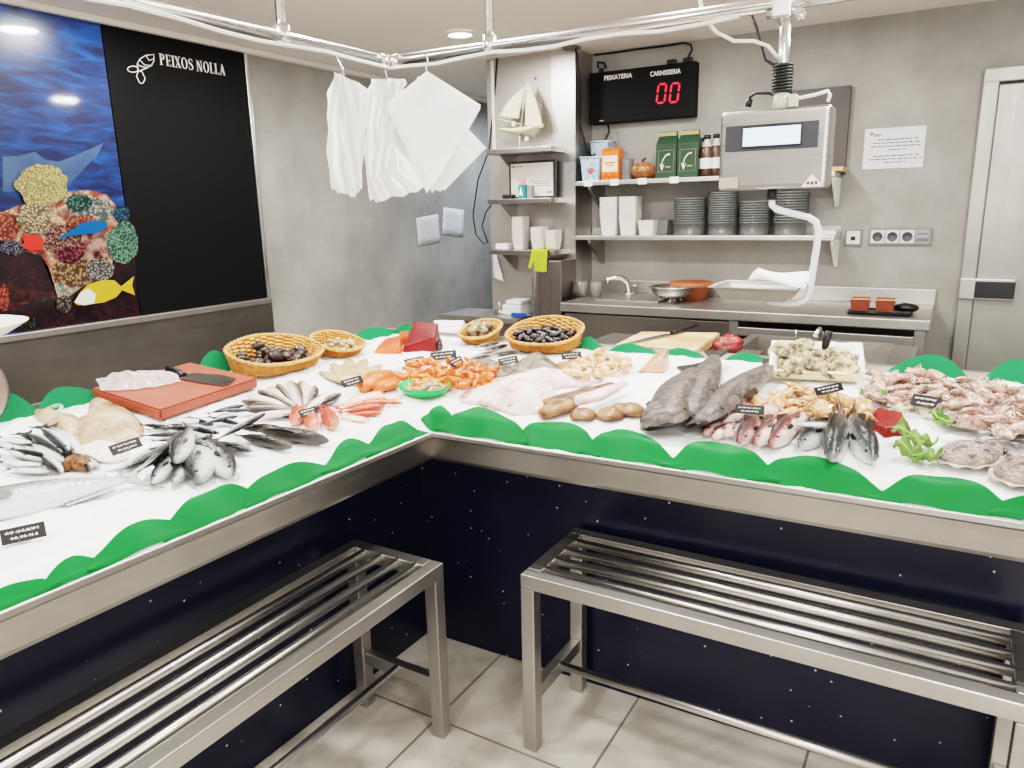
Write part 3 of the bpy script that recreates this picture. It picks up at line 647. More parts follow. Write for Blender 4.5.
b = bmesh.new(); tube(b, [at_y(*p, SY+.035) for p in ((750, 12), (757, 28), (762, 45), (766, 60), (774, 65), (784, 62), (788, 58))], .004, 7); obj('black_lead', b, BLACK_CABLE, sc)
b = bmesh.new(); a = at_y(772, 192, SY+.04); tube(b, [(a.x, a.y, z0+.002), (a.x, a.y, z0-.026)], .012, 12); obj('gland', b, BLACKP, sc)
b = bmesh.new(); ctl = [(772, 196), (772, 205), (776, 209), (790, 213), (808, 217), (816, 222), (818, 230), (817, 245), (813, 270), (810, 290), (806, 299), (798, 303), (782, 303), (768, 301)]
tube(b, [at_y(*p, SY+.04) for p in ctl], [.0085]*len(ctl), 12); obj('bent_arm', b, mat('white_coated_tube', rgb(216, 222, 226), .25), sc)
# weighing pan on the arm
pc = at_y(759, 293, SY+.04)
b = bmesh.new()
def pan_ring(hx, hy, z): return [(pc.x+sx_*hx, pc.y+sy_*hy, z) for sx_, sy_ in ((-1, -1), (1, -1), (1, 1), (-1, 1))]
zb = pc.z-.014
loft(b, [pan_ring(.078, .06, zb), pan_ring(.1, .085, zb+.036), pan_ring(.11, .094, zb+.037), pan_ring(.11, .094, zb+.034), pan_ring(.097, .083, zb+.032), pan_ring(.076, .058, zb+.003)], cap0=True, cap1=True, smooth=False)
obj('weighing_pan', b, STEEL, sc)
wp = bmesh.new(); grid(wp, 10, 8, lambda u, v: Vector((pc.x-.02+.14*u, pc.y-.045+.12*v, zb+.052+.02*v-.012*u+.006*math.sin(5*u+3*v))), .0012)
tag(obj('paper_sheet', wp, PAPER), 'white paper lying in the pan of the hanging scale', 'paper')
# ================================================================== back wall
YB = 2.69
def B(px, py, y=YB): return at_y(px, py, y)
# queue number display
a, c = B(590, 72, YB-.07), B(695, 119, YB-.07); TLd, TRd, BRd, BLd = B(590, 73, YB-.07), B(696, 61, YB-.07), B(694, 118, YB-.07), B(590, 123, YB-.07)
dx0, dx1, dz0, dz1 = TLd.x, TRd.x, (BRd.z+BLd.z)/2, (TLd.z+TRd.z)/2
qd = thing('queue_display', 'black wall display board showing red digits and two white words', 'display', ((dx0+dx1)/2, YB-.035, dz0))
b = bmesh.new(); box(b, ((dx0+dx1)/2, YB-.036, (dz0+dz1)/2), (dx1-dx0, .068, dz1-dz0), bev=.006); obj('case', b, mat('display_black', rgb(17, 17, 19), .6, spec=.2), qd)
def BM(p): return Matrix.Translation(p) @ Matrix(((1, 0, 0, 0), (0, 0, -1, 0), (0, 1, 0, 0), (0, 0, 0, 1)))
fy = YB-.071
p = B(604, 80.5, fy); text('lettering', 'PEIXATERIA', .036, BM(p), CHALK, qd, bold=.0006, sx=.93)
p = B(650, 76.5, fy); text('lettering', 'CARNISSERIA', .036, BM(p), CHALK, qd, bold=.0006, sx=.84)
RED = mat('red_led', rgb(255, 30, 40), .4, emit=rgb(255, 26, 44), es=2.6)
def digit0(cx, cz, w, h, t=.0085, sl=.1):
    b = bmesh.new()
    def seg(x0, z0, x1, z1):
        hz = abs(x1-x0) > abs(z1-z0); g = t*.55
        if hz: pts = [(x0+g, z0), (x0+g+t/2, z0+t/2), (x1-g-t/2, z1+t/2), (x1-g, z1), (x1-g-t/2, z1-t/2), (x0+g+t/2, z0-t/2)]
        else: pts = [(x0, z0+g), (x0+t/2, z0+g+t/2), (x1+t/2, z1-g-t/2), (x1, z1-g), (x1-t/2, z1-g-t/2), (x0-t/2, z0+g+t/2)]
        vs = [b.verts.new((cx+x+sl*z, fy-.0005, cz+z)) for x, z in pts]; b.faces.new(vs)
    X, Z = w/2, h/2
    seg(-X, Z, X, Z); seg(-X, -Z, X, -Z); seg(-X, 0, -X, Z); seg(-X, -Z, -X, 0); seg(X, 0, X, Z); seg(X, -Z, X, 0)
    obj('digit', b, RED, qd)
for px in (661.5, 674.5):
    p = B(px, 93.5 - (px-661)*.06, fy); digit0(p.x, p.z, .047, .1)
b = bmesh.new(); p = B(602, 121, YB-.06); ball(b, tuple(p), (.03, .012, .009)); obj('connector', b, STEEL, qd)
for k, (x, y) in enumerate(((601, 71), (672, 62), (688, 61))):
    b = bmesh.new(); p = B(x, y, YB-.04); box(b, (p.x, p.y, dz1+.012), (.05 if k else .02, .03, .028), bev=.004); obj('plug', b, BLACKP, qd)
b = bmesh.new(); tube(b, [B(*p, YB-.012) for p in ((598, 68), (598, 62), (604, 63), (606, 68))], .006, 7); obj('lead', b, BLACK_CABLE, qd)
b = bmesh.new(); tube(b, [B(*p, YB-.015) for p in ((594, 55), (612, 53), (640, 49), (665, 46), (684, 43), (691, 45), (692, 50), (688, 57))], .0055, 7); tag(obj('black_cable', b, BLACK_CABLE), 'black cable along the ceiling edge above the queue display', 'cable')
b = bmesh.new(); pts = [(575, 44), (577, 58), (579, 80), (578, 105), (580, 125), (584, 140), (588, 152), (592, 156), (598, 152), (604, 143), (609, 132), (608, 124)]
tube(b, [B(*p, 2.425 + .02*i) for i, p in enumerate(pts)], .006, 7); tag(obj('black_cable', b, BLACK_CABLE), 'black cable hanging from the ceiling past the pillar corner to the display', 'cable')
b = bmesh.new(); p = B(572, 42, 2.42); box(b, (p.x, 2.41, 2.392), (.09, .07, .016), bev=.004); tag(obj('ceiling_socket', b, STEEL_D), 'small dark cable outlet plate on the ceiling above pillar corner', 'outlet')
# dark panel, notice, sockets
P0, P1 = B(790, 92), B(850, 174); b = bmesh.new(); box(b, ((.46+.762)/2, YB-.018, (2.082+1.64)/2), (.302, .035, .44), bev=.003)
tag(obj('dark_board', b, mat('dark_brown_panel', rgb(74, 68, 66), .5)), 'dark brown rectangular board on the back wall behind hanging scale', 'board')
nt = thing('notice_sheet', 'white printed notice taped to the grey wall right of the scale', 'notice', (.98, YB, 1.665))
b = bmesh.new(); box(b, (.981, YB-.0025, 1.763), (.278, .003, .2)); obj('paper', b, PAPER, nt)
b = bmesh.new(); p = B(872, 134); vs = [b.verts.new((p.x+.009*math.cos(a), YB-.0048, p.z+.009*math.sin(a))) for a in (0, PI/2, PI, 3*PI/2)]; b.faces.new(vs)
for z, x0, x1 in ((1.832, .885, .925), (1.826, .885, .915)): box(b, ((x0+x1)/2, YB-.0045, z), (x1-x0, .001, .004))
for z, x0, x1 in ((1.806, .905, 1.085), (1.79, .885, 1.105), (1.773, .875, 1.10), (1.756, .955, 1.03), (1.726, .89, 1.09), (1.71, .87, 1.105), (1.694, .94, 1.04)):
    x = x0
    while x < x1: w = random.uniform(.012, .03); box(b, (x+w/2, YB-.0045, z), (min(w, x1-x), .001, .0055)); x += w+.005
obj('print', b, INK, nt)
def socket(name, label, px0, px1, py, mods):
    y = YB; A, Cc = B(px0, py), B(px1, py); z = (A.z+Cc.z)/2; h = .088; w = Cc.x-A.x
    t = thing(name, label, 'socket', ((A.x+Cc.x)/2, y, z-h/2))
    b = bmesh.new(); box(b, ((A.x+Cc.x)/2, y-.006, z), (w, .011, h), bev=.003); obj('frame', b, mat('grey_frame', rgb(120, 120, 120), .4), t)
    n = len(mods); iw = (w-.014)/n
    for k, mtyp in enumerate(mods):
        cx = A.x+.007+iw*(k+.5)
        b = bmesh.new(); box(b, (cx, y-.011, z), (iw-.004, .008, h-.02), bev=.002); m = obj('module', b, mat('module_white', rgb(205, 203, 198), .45) if mtyp != 'g' else mat('module_grey', rgb(150, 150, 148), .45), t)
        b = bmesh.new()
        if mtyp == 's':
            lathe(b, [(.0, 0), (.019, 0), (.0215, .004), (.024, .004)], 24, m=Matrix.Translation((cx, y-.0155, z)) @ Matrix.Rotation(PI/2, 4, 'X')); sub('recess', b, mat('socket_dark', rgb(70, 70, 72), .5), m, t)
        elif mtyp == 'j':
            box(b, (cx, y-.016, z-.004), (.022, .004, .02)); sub('jack', b, BLACKP, m, t)
        else:
            box(b, (cx, y-.016, z+.015), (iw*.7, .003, .006)); box(b, (cx, y-.016, z-.015), (iw*.8, .003, .018)); sub('grille', b, INK, m, t)
socket('data_socket', 'small single white socket left of the long socket strip', 845, 862, 237.5, 'j')
socket('socket_strip', 'long wall strip of three round sockets and a grey module', 869, 932, 236.5, 'sssg')

# ---- shelves on the back wall
def wall_shelf(label, zt, x0, x1, brx):
    t = thing('wall_shelf', label, 'shelf', ((x0+x1)/2, YB, zt-.03))
    b = bmesh.new(); box(b, ((x0+x1)/2, YB-.13, zt-.0125), (x1-x0, .258, .025), bev=.003); obj('shelf_board', b, steel('shelf_steel', col=(.74, .72, .69, 1), rough=.36, stretch=(1.5, 90, 90)), t)
    b = bmesh.new(); box(b, ((x0+x1)/2, YB-.007, zt+.02), (x1-x0, .012, .04)); obj('upstand', b, STEEL, t)
    for x in brx:
        b = bmesh.new(); prism(b, [(0, 0), (-.22, 0), (-.21, -.02), (-.02, -.15), (0, -.15)], .018, Matrix.Translation((x, YB-.002, zt-.026)) @ Matrix(((0, 0, 1, 0), (1, 0, 0, 0), (0, 1, 0, 0), (0, 0, 0, 1)))); obj('bracket', b, WHITEP if x > .5 else STEEL, t)
    return t
ZU, ZL = 1.652, 1.335
us = wall_shelf('upper steel wall shelf holding jars, bags and baskets', ZU, -.694, .745, (-.62, .735))
wall_shelf('lower steel wall shelf holding clear tubs', ZL, -.694, .765, (-.62, .752))
for px in (588, 614, 642, 674):
    p = B(px, 181, YB-.262); b = bmesh.new(); box(b, (p.x, YB-.2595, ZU-.012), (.052, .003, .034)); obj('price_holder', b, WHITEP, us)
FOAM = mat('white_foam', rgb(206, 202, 196), .6); 
CLR = mat('hazy_clear_plastic', rgb(138, 140, 138), .16, trans=.45, spec=.7)
def rect_tub(w, d, h, t=.006, rim=.008):
    b = bmesh.new()
    def R_(hx, hy, z, n=4):
        o = []
        for sx_, sy_, a0 in ((1, 1, 0), (-1, 1, 90), (-1, -1, 180), (1, -1, 270)):
            for k in range(n):
                a = math.radians(a0+90*k/(n-1)); r = min(hx, hy)*.22; o.append((sx_*(hx-r)+r*math.cos(a), sy_*(hy-r)+r*math.sin(a), z))
        return o
    loft(b, [R_(w*.39, d*.39, 0), R_(w*.48, d*.48, h-.004), R_(w*.5, d*.5, h-.004), R_(w*.5, d*.5, h), R_(w*.47, d*.47, h), R_(w*.385, d*.385, t)], smooth=False); return b
def round_tub(r, h):
    b = bmesh.new(); lathe(b, [(0, 0), (r*.90, 0), (r*.92, .003), (r*.97, h-.006), (r, h-.006), (r, h), (r*.94, h), (r*.84, .005), (0, .005)], 28); bmesh.ops.remove_doubles(b, verts=b.verts[:], dist=1e-6); return b
def stack(name, me, x, y, z, n, dz, label, cat, group, rz=0.0):
    for k in range(n):
        place((name, me), Matrix.Translation((x+random.uniform(-.0015, .0015), y, z+k*dz)) @ Matrix.Rotation(rz, 4, 'Z'), label, cat, group)
tall = mesh_of('white_tub', rect_tub(.112, .115, .105), FOAM); low = mesh_of('white_tub', rect_tub(.105, .105, .085), FOAM)
for px, lb in ((611, 'white square tub in the left of two tall nested stacks on the lower shelf'), (630, 'white square tub in the right of two tall nested stacks on the lower shelf')):
    p = B(px, 233, YB-.15); stack('white_tub', tall, p.x, YB-.15, ZL+.001, 10, .013, lb, 'tub', 'nested white tubs on the lower shelf')
p = B(648, 232, YB-.16); place(('white_tub', low), Matrix.Translation((p.x, YB-.16, ZL+.001)), 'single small white tub right of the tall white stacks on lower shelf', 'tub')
cl = mesh_of('clear_cup', rect_tub(.1, .1, .085), CLR)
p = B(662, 232, YB-.1); place(('clear_cup', cl), Matrix.Translation((p.x, YB-.09, ZL+.001)), 'small hazy clear tub behind the single white tub', 'tub')
for (px, w, n, dz, lb) in ((689.5, .185, 11, .0135, 'first clear round tub stack from left'), (722, .165, 14, .0125, 'second, tallest clear round tub stack'), (754, .168, 9, .0135, 'third, lowest clear round tub stack'), (790, .182, 12, .014, 'fourth clear round tub stack behind the bent tube')):
    me = mesh_of('round_tub', round_tub(w/2, .07), CLR); p = B(px, 232, YB-.14)
    stack('round_tub', me, p.x, YB-.14, ZL+.001, n, dz, 'clear round tub in the '+lb.replace('clear round tub ', '')+' on the lower shelf', 'tub', 'clear round tubs on the lower shelf')
b = bmesh.new(); box(b, (.72, YB-.12, ZL+.012), (.09, .16, .022), bev=.003); tag(obj('flat_tray', b, FOAM), 'flat white tray at the right end of the lower shelf', 'tray')
b = bmesh.new(); box(b, (.735, YB-.13, ZU+.012), (.085, .2, .022), bev=.004); tag(obj('wooden_board', b, mat('pale_wood', rgb(196, 160, 118), .6)), 'small pale wooden board at right end of upper shelf beside the scale', 'board')
# blue woven baskets
def mini_basket(label, x, y, z, w, h):
    t = thing('storage_basket', label, 'basket', (x, y, z)); q = mat('blue_lattice', rgb(190, 206, 220), .45, var=(rgb(132, 158, 184), 60, .12))
    b = bmesh.new(); loft(b, [[(x+sx_*k*w/2, y+sy_*k*w/2, z+zz) for sx_, sy_ in ((-1, -1), (1, -1), (1, 1), (-1, 1))] for k, zz in ((.8, 0), (.97, h), (.93, h), (.78, .006))], smooth=False); obj('basket_body', b, q, t)
    b = bmesh.new(); pts = [(x+sx_*w/2, y+sy_*w/2, z+h) for sx_, sy_ in ((-1, -1), (1, -1), (1, 1), (-1, 1))]; tube(b, pts, .006, 6, closed=True); obj('rim', b, mat('pale_blue_plastic', rgb(196, 210, 222), .4), t)
    return t
p = B(593, 180, YB-.2); bk = mini_basket('pale blue lattice basket at the left end of the upper shelf, front one', p.x, YB-.19, ZU+.001, .125, .135)
bm = bmesh.new(); pp2 = (p.x+.005, YB-.19-.062, ZU+.06); ball(bm, (pp2[0], pp2[1]+.008, pp2[2]), (.02, .008, .018)); obj('pink_motif', bm, mat('pink_motif', rgb(190, 90, 100), .6), bk)
p2 = B(601, 170, YB-.065); mini_basket('pale blue lattice basket behind the front one, lower of two stacked', p2.x+.01, YB-.065, ZU+.001, .12, .105); mini_basket('pale blue lattice basket stacked highest at the left end of the shelf', p2.x+.01, YB-.065, ZU+.107, .118, .125)
# orange carton
p = B(612, 179, YB-.19); t = thing('carton', 'orange and white carton of sea salt shape beside the blue baskets', 'carton', (p.x, YB-.19, ZU)); t['label'] = 'orange and white food carton standing beside the blue baskets'
b = bmesh.new(); w, h = .108, .165; loft(b, [[(p.x+sx_*w/2*k, YB-.19+sy_*.035*k2, ZU+.001+zz) for sx_, sy_ in ((-1, -1), (1, -1), (1, 1), (-1, 1))] for k, k2, zz in ((1, 1, 0), (1, 1, h), (.96, .25, h+.018))], smooth=False); obj('box_body', b, mat('orange_card', rgb(226, 110, 50), .5), t)
b = bmesh.new(); box(b, (p.x, YB-.19-.036, ZU+.095), (w-.012, .002, .09)); obj('white_panel', b, mat('cream_card', rgb(240, 216, 190), .5), t)
b = bmesh.new(); box(b, (p.x, YB-.19-.0375, ZU+.1), (w*.6, .001, .008)); box(b, (p.x, YB-.19-.0375, ZU+.085), (w*.45, .001, .005)); obj('print', b, mat('orange_ink', rgb(214, 100, 60), .6), t)
b = bmesh.new(); 
for k in range(5): ball(b, (p.x-.04+.02*k, YB-.19-.034, ZU+.022+.008*(k % 2)), (.014, .004, .014), u=10, v=6)
obj('picture', b, mat('red_orange_print', rgb(236, 80, 34), .5), t)
# glass jar
p = B(627, 179, YB-.17); t = thing('glass_jar', 'plain clear glass jar between orange carton and beaded pumpkin', 'jar', (p.x, YB-.17, ZU))
b = bmesh.new(); lathe(b, [(0, 0), (.036, 0), (.04, .006), (.04, .1), (.038, .118), (.036, .118), (.037, .1), (.037, .008), (0, .006)], 24, (p.x, YB-.17, ZU+.001)); obj('jar_glass', b, CLR, t)
# pumpkin ornament
p = B(643, 179, YB-.19); t = thing('pumpkin_ornament', 'small orange beaded pumpkin ornament on the upper shelf', 'ornament', (p.x, YB-.19, ZU))
b = bmesh.new(); n = 48
rings = []
for i in range(1, 14):
    th = PI*i/14; rings.append([(p.x+(.07*math.sin(th)*(1+.07*math.cos(8*2*PI*k/n)))*math.cos(2*PI*k/n), YB-.19+(.062*math.sin(th)*(1+.07*math.cos(8*2*PI*k/n)))*math.sin(2*PI*k/n), ZU+.05-.048*math.cos(th)) for k in range(n)])
loft(b, rings); obj('pumpkin_body', b, coral('beads', rgb(255, 180, 90), rgb(220, 110, 50), 70), t)
b = bmesh.new(); tube(b, [(p.x, YB-.19, ZU+.09), (p.x-.003, YB-.19, ZU+.105), (p.x+.014, YB-.19, ZU+.118)], [.012, .008, .006], 8); obj('stem', b, mat('dark_stem', rgb(60, 40, 30), .7), t)
# two green bags
GR = mat('green_paper', rgb(38, 66, 46), .45, var=(rgb(30, 54, 38), 9, .3)); GD = mat('gold_band', rgb(150, 140, 96), .45)
for px, lb in ((667, 'green paper bag with plant picture, left of the pair on the upper shelf'), (688.5, 'green paper bag with plant picture, right of the pair on the upper shelf')):
    p = B(px, 176, YB-.2); x = p.x; y = YB-.19; w = .118; d = .07; t = thing('paper_bag', lb, 'bag', (x, y, ZU), 'green paper bags on the upper shelf')
    b = bmesh.new(); loft(b, [[(x+sx_*w/2*k, y+sy_*d/2*k2, ZU+.001+zz) for sx_, sy_ in ((-1, -1), (1, -1), (1, 1), (-1, 1))] for k, k2, zz in ((1, 1, 0), (1, 1, .185), (.9, .3, .222), (.88, .14, .252))], smooth=False); obj('bag_body', b, GR, t)
    b = bmesh.new(); box(b, (x, y-.0085, ZU+.238), (w*.86, .018, .02)); obj('fold_band', b, GD, t)
    yf_ = y-d/2-.0005; b = bmesh.new(); tube(b, [(x-.044, yf_, ZU+.035), (x+.044, yf_, ZU+.035), (x+.044, yf_, ZU+.15), (x-.044, yf_, ZU+.15)], .0018, 5, closed=True); obj('label_border', b, GD, t)
    b = bmesh.new(); tube(b, [(x-.022, yf_, ZU+.05), (x-.024, yf_, ZU+.075), (x-.018, yf_, ZU+.1), (x, yf_, ZU+.125), (x+.022, yf_, ZU+.13)], [.002, .003, .003, .004, .005], 6)
    for dx_, dz_ in ((-.035, .06), (-.028, .052), (-.01, .058)): tube(b, [(x-.022, yf_, ZU+.045), (x+dx_, yf_, ZU+dz_+.02)], [.004, .001], 5)
    obj('plant_picture', b, CHALK, t); b = bmesh.new(); box(b, (x+.012, yf_, ZU+.062), (.03, .002, .008)); obj('print', b, GD, t)
def bottle(px, lb, dy, hgt=.22, r=.037):
    p = B(px, 175, YB-dy); t = thing('glass_bottle', lb, 'bottle', (p.x, YB-dy, ZU))
    b = bmesh.new(); lathe(b, [(0, 0), (r, 0), (r, hgt*.6), (r*.9, hgt*.68), (r*.45, hgt*.8), (r*.42, hgt*.92)], 20, (p.x, YB-dy, ZU+.001)); obj('bottle_glass', b, mat('brown_contents', rgb(74, 48, 38), .15, coat=.8), t)
    b = bmesh.new(); lathe(b, [(r*.9, hgt*.67), (r*.46, hgt*.79), (r*.43, hgt*.9)], 20, (p.x, YB-dy, ZU+.003)); obj('clear_neck', b, mat('pale_glass', rgb(190, 186, 178), .1, coat=1.0), t)
    b = bmesh.new(); lathe(b, [(0, hgt), (r*.5, hgt), (r*.52, hgt*.9), (0, hgt*.9)], 16, (p.x, YB-dy, ZU+.001)); obj('bottle_cap', b, BLACKP, t)
    b = bmesh.new(); lathe(b, [(r*1.015, hgt*.2), (r*1.015, hgt*.45)], 20, (p.x, YB-dy, ZU)); obj('paper_label', b, PAPER, t)
bottle(706, 'dark bottle with white label, front one beside the green bags', .18); bottle(715, 'dark bottle with white label half hidden by the scale', .15, .225, .035); bottle(702.5, 'dark bottle behind the front one beside the green bags', .08, .215, .03)

# ---- pillar shelves
YP = 2.444
def pillar_shelf(label, zt, x0, x1, d=.2):
    t = thing('pillar_shelf', label, 'shelf', ((x0+x1)/2, YP, zt-.03))
    b = bmesh.new(); box(b, ((x0+x1)/2, YP-.002-d/2, zt-.015), (x1-x0, d, .03), bev=.003); obj('shelf_board', b, steel('pshelf_steel', col=(.56, .53, .5, 1), rough=.3, stretch=(1.5, 90, 90)), t)
    for x in (x0+.085,):
        b = bmesh.new(); prism(b, [(0, 0), (-d*.9, 0), (-d*.85, -.01), (-.02, -.1), (0, -.1)], .012, Matrix.Translation((x, YP-.002, zt-.031)) @ Matrix(((0, 0, 1, 0), (1, 0, 0, 0), (0, 1, 0, 0), (0, 0, 0, 1)))); obj('bracket', b, STEEL_D, t)
z1s, z2s, z3s = 1.852, 1.562, 1.258
pillar_shelf('top steel shelf on the pillar carrying the model sailboat', z1s, -1.195, -.76); pillar_shelf('middle steel shelf on the pillar carrying a framed certificate', z2s, -1.195, -.76); pillar_shelf('lowest steel shelf on the pillar carrying white tubs', z3s, -1.195, -.745)
# sailboat ornament
SBM = mat('cream_paint', rgb(216, 208, 176), .5); SAIL = mat('cream_sailcloth', rgb(222, 216, 190), .8, bump=(60, .1)); yb_ = YP-.1
def Pb(px, py): return at_y(px, py, yb_)
sb = thing('model_sailboat', 'cream model sailboat with two sails standing on the top pillar shelf', 'ornament', (Pb(520, 148).x, yb_, z1s))
b = bmesh.new(); A_, Z_ = Pb(496, 126), Pb(544, 126); hl = Z_.x-A_.x; rings = []
for i in range(13):
    u = i/12; hw = .030*math.sin(PI*min(1, max(.02, u*.96+.02)))**.7; dp = .035*math.sin(PI*(u*.9+.05)); x = A_.x+hl*u; zt = Z_.z-.0 + .012*(2*u-1)**2
    rings.append([(x, yb_+hw*c_, zt-dp*s_) for c_, s_ in ((-1, 0), (-.8, .55), (0, 1), (.8, .55), (1, 0), (0, -.03))])
loft(b, rings); obj('hull', b, SBM, sb)
b = bmesh.new(); tube(b, [Pb(520.5, 128), Pb(527.5, 80)], .0035, 8); tube(b, [Pb(497, 119), Pb(520, 124)], .0025, 6); tube(b, [Pb(524, 124), Pb(544, 126)], .0025, 6); tube(b, [Pb(497, 125), Pb(527, 81)], .0012, 5); obj('mast', b, SBM, sb)
def sail(a, t_, c_, bulge, nm):
    b = bmesh.new(); A0, T0, C0 = Pb(*a), Pb(*t_), Pb(*c_)
    def fn(u, v):
        p = A0.lerp(C0, u).lerp(T0, v*.999); w = math.sin(PI*u)*(1-v); p = p + Vector((0, -bulge*w-.01*math.sin(PI*v), 0)); e = C0-A0
        p += Vector((.35*e.x*math.sin(PI*v)*.45*(u if e.x > 0 else u), 0, 0)); return p
    grid(b, 12, 16, fn, .002); obj(nm, b, SAIL, sb)
sail((525, 126), (527.5, 81), (543, 128), .02, 'mainsail'); sail((519, 119), (525.5, 86), (499, 117), .02, 'jib')
b = bmesh.new(); p = Pb(514, 125); box(b, (p.x, yb_, p.z+.006), (.022, .02, .028), bev=.002); obj('cabin', b, SBM, sb)
b = bmesh.new(); p = Pb(519.5, 148); tube(b, [(p.x, yb_, z1s+.001), (p.x+.002, yb_, Pb(520, 136).z)], .004, 8); lathe(b, [(0, .006), (.03, .006), (.033, 0), (0, 0)], 20, (p.x, yb_, z1s+.001)); obj('stand', b, SBM, sb)
b = bmesh.new(); p = Pb(526.5, 139); ball(b, tuple(p), (.016, .006, .014)); obj('keel_disc', b, SBM, sb)
b = bmesh.new(); p = Pb(527, 76); tube(b, [(p.x, YP-.012, p.z), (p.x, YP-.001, p.z)], .008, 8); tag(obj('small_hook', b, STEEL_D), 'small dark hook on the pillar above the sailboat mast', 'hook')
# framed certificate
yc = YP-.055
pl, pr_ = at_y(510, 178, yc), at_y(556, 176, yc); hgt = at_y(534, 161, yc).z - z2s
ct = thing('framed_certificate', 'framed white certificate leaning on the pillar, middle shelf', 'certificate', ((pl.x+pr_.x)/2, yc, z2s))
b = bmesh.new(); box(b, ((pl.x+pr_.x)/2, yc, z2s+.001+hgt/2), (pr_.x-pl.x, .022, hgt), bev=.002); obj('frame', b, mat('dark_frame', rgb(40, 34, 32), .4), ct)
b = bmesh.new(); box(b, ((pl.x+pr_.x)/2, yc-.0115, z2s+hgt/2), (pr_.x-pl.x-.028, .002, hgt-.024)); obj('paper', b, mat('certificate_paper', rgb(206, 200, 192), .6), ct)
b = bmesh.new(); X0 = pl.x+.035
box(b, (X0, yc-.013, z2s+hgt-.03), (.016, .001, .014)); box(b, (X0+.04, yc-.013, z2s+hgt-.03), (.05, .001, .004))
for z_, w_ in ((.1, .15), (.087, .12), (.074, .14)): box(b, (pr_.x-.03-w_/2, yc-.013, z2s+z_), (w_, .001, .004))
box(b, (pr_.x-.04, yc-.013, z2s+.035), (.035, .001, .01)); obj('print', b, INK, ct)
# pen holder and small things
p = at_y(523, 192, YP-.13); ph = thing('picture_box', 'small teal printed box holding pink sticks before the certificate', 'box', (p.x, YP-.13, z2s))
b = bmesh.new(); box(b, (p.x, YP-.13, z2s+.041), (.048, .03, .08), bev=.002); obj('box_body', b, mat('teal_card', rgb(48, 128, 122), .5), ph)
b = bmesh.new(); prism(b, [(-.014, -.02), (.014, -.02), (0, .03)], .002, Matrix.Translation((p.x-.006, YP-.1465, z2s+.04)) @ Matrix.Rotation(PI/2, 4, 'X')); obj('tree_picture', b, CHALK, ph)
b = bmesh.new()
for dx_, t_ in ((-.018, -.02), (-.004, .004), (.008, .014)): tube(b, [(p.x+dx_*.5, YP-.125, z2s+.06), (p.x+dx_+t_*.5, YP-.12, z2s+.115)], .004, 6)
obj('pink_sticks', b, mat('pink_plastic', rgb(226, 84, 110), .5), ph)
b = bmesh.new(); x = p.x+.047; box(b, (x, YP-.12, z2s+.038), (.034, .034, .074), bev=.002); tag(obj('card_box', b, mat('grey_green_card', rgb(128, 134, 124), .6)), 'small grey green box right of the teal box', 'box')
p = at_y(509, 196, YP-.14); b = bmesh.new(); box(b, (p.x, YP-.14, z2s+.014), (.075, .05, .026), bev=.01); tag(obj('remote_case', b, BLACKP), 'small black case lying at the left of the middle pillar shelf', 'case')
# white tubs on lowest shelf, cloth
tA = mesh_of('white_tub', rect_tub(.078, .1, .06), FOAM)
for px, n, lb, y_ in ((521, 14, 'white tub in the tall nested stack on the lowest pillar shelf', YP-.1), (539.5, 8, 'white tub in the short nested stack beside the green cloth', YP-.11), (553, 6, 'white tub in the short nested stack nearest the pillar corner strip', YP-.075)):
    p = at_y(px, 245, y_); stack('white_tub', tA, p.x, y_, z3s+.001, n, .0105, lb, 'tub', 'nested white tubs on the pillar shelf')
p = at_y(505, 246, YP-.11); b = bmesh.new(); box(b, (p.x, YP-.11, z3s+.018), (.085, .09, .034), bev=.004); tag(obj('white_carton', b, PAPER), 'flat white carton at the left end of the lowest pillar shelf', 'carton')
b = bmesh.new(); CL0, CL1 = at_y(531, 245, YP-.212), at_y(547, 273, YP-.212); xw0, xw1 = at_y(531, 246, YP-.212).x, at_y(547, 246, YP-.212).x; zz0 = at_y(540, 272, YP-.212).z
def clothf(u, v):
    x = xw0+(xw1-xw0)*u + .012*math.sin(v*3)*(1-v)
    if v < .25: return Vector((x, YP-.12-.095*(v/.25), z3s+.004+.003*math.sin(u*9)))
    k = (v-.25)/.75; return Vector((x-.012*k*(1-u), YP-.216-.010*math.sin(u*8+k*2)*k-.004, z3s-.0-(z3s-zz0)*k*(1 if u > .25 else .85)))
grid(b, 18, 24, clothf, .002); tag(obj('cleaning_cloth', b, mat('lime_cloth', rgb(160, 174, 50), .9, bump=(90, .3))), 'lime green cleaning cloth hanging over the lowest pillar shelf', 'cloth')
# white rag left
f2 = lambda px, py, o=0: at_y(px, py, YP-.03+o)
b = bmesh.new(); grid(b, 10, 14, lambda u, v: f2(492.5+u*(4+6*v)+1.5*v, 254+v*(24+4*u), .008*math.sin(u*7+v*2)), .002); tag(obj('white_rag', b, PAPER), 'white rag hanging below the lowest pillar shelf', 'cloth')
# tall steel cabinet below the pillar shelves
cb_ = thing('steel_cabinet', 'tall dark steel cabinet box against the pillar under the cloth', 'cabinet', (-.755, 2.28, .0))
b = bmesh.new(); box(b, (-.79, 2.335, .6), (.2, .205, 1.198), bev=.004); obj('cabinet_body', b, steel('cab_steel', col=(.36, .33, .31, 1), rough=.35, stretch=(80, 80, 1.5)), cb_)
b = bmesh.new(); box(b, (-.876, 2.2265, .6), (.02, .012, 1.196), bev=.002); obj('front_edge', b, CHROME, cb_)
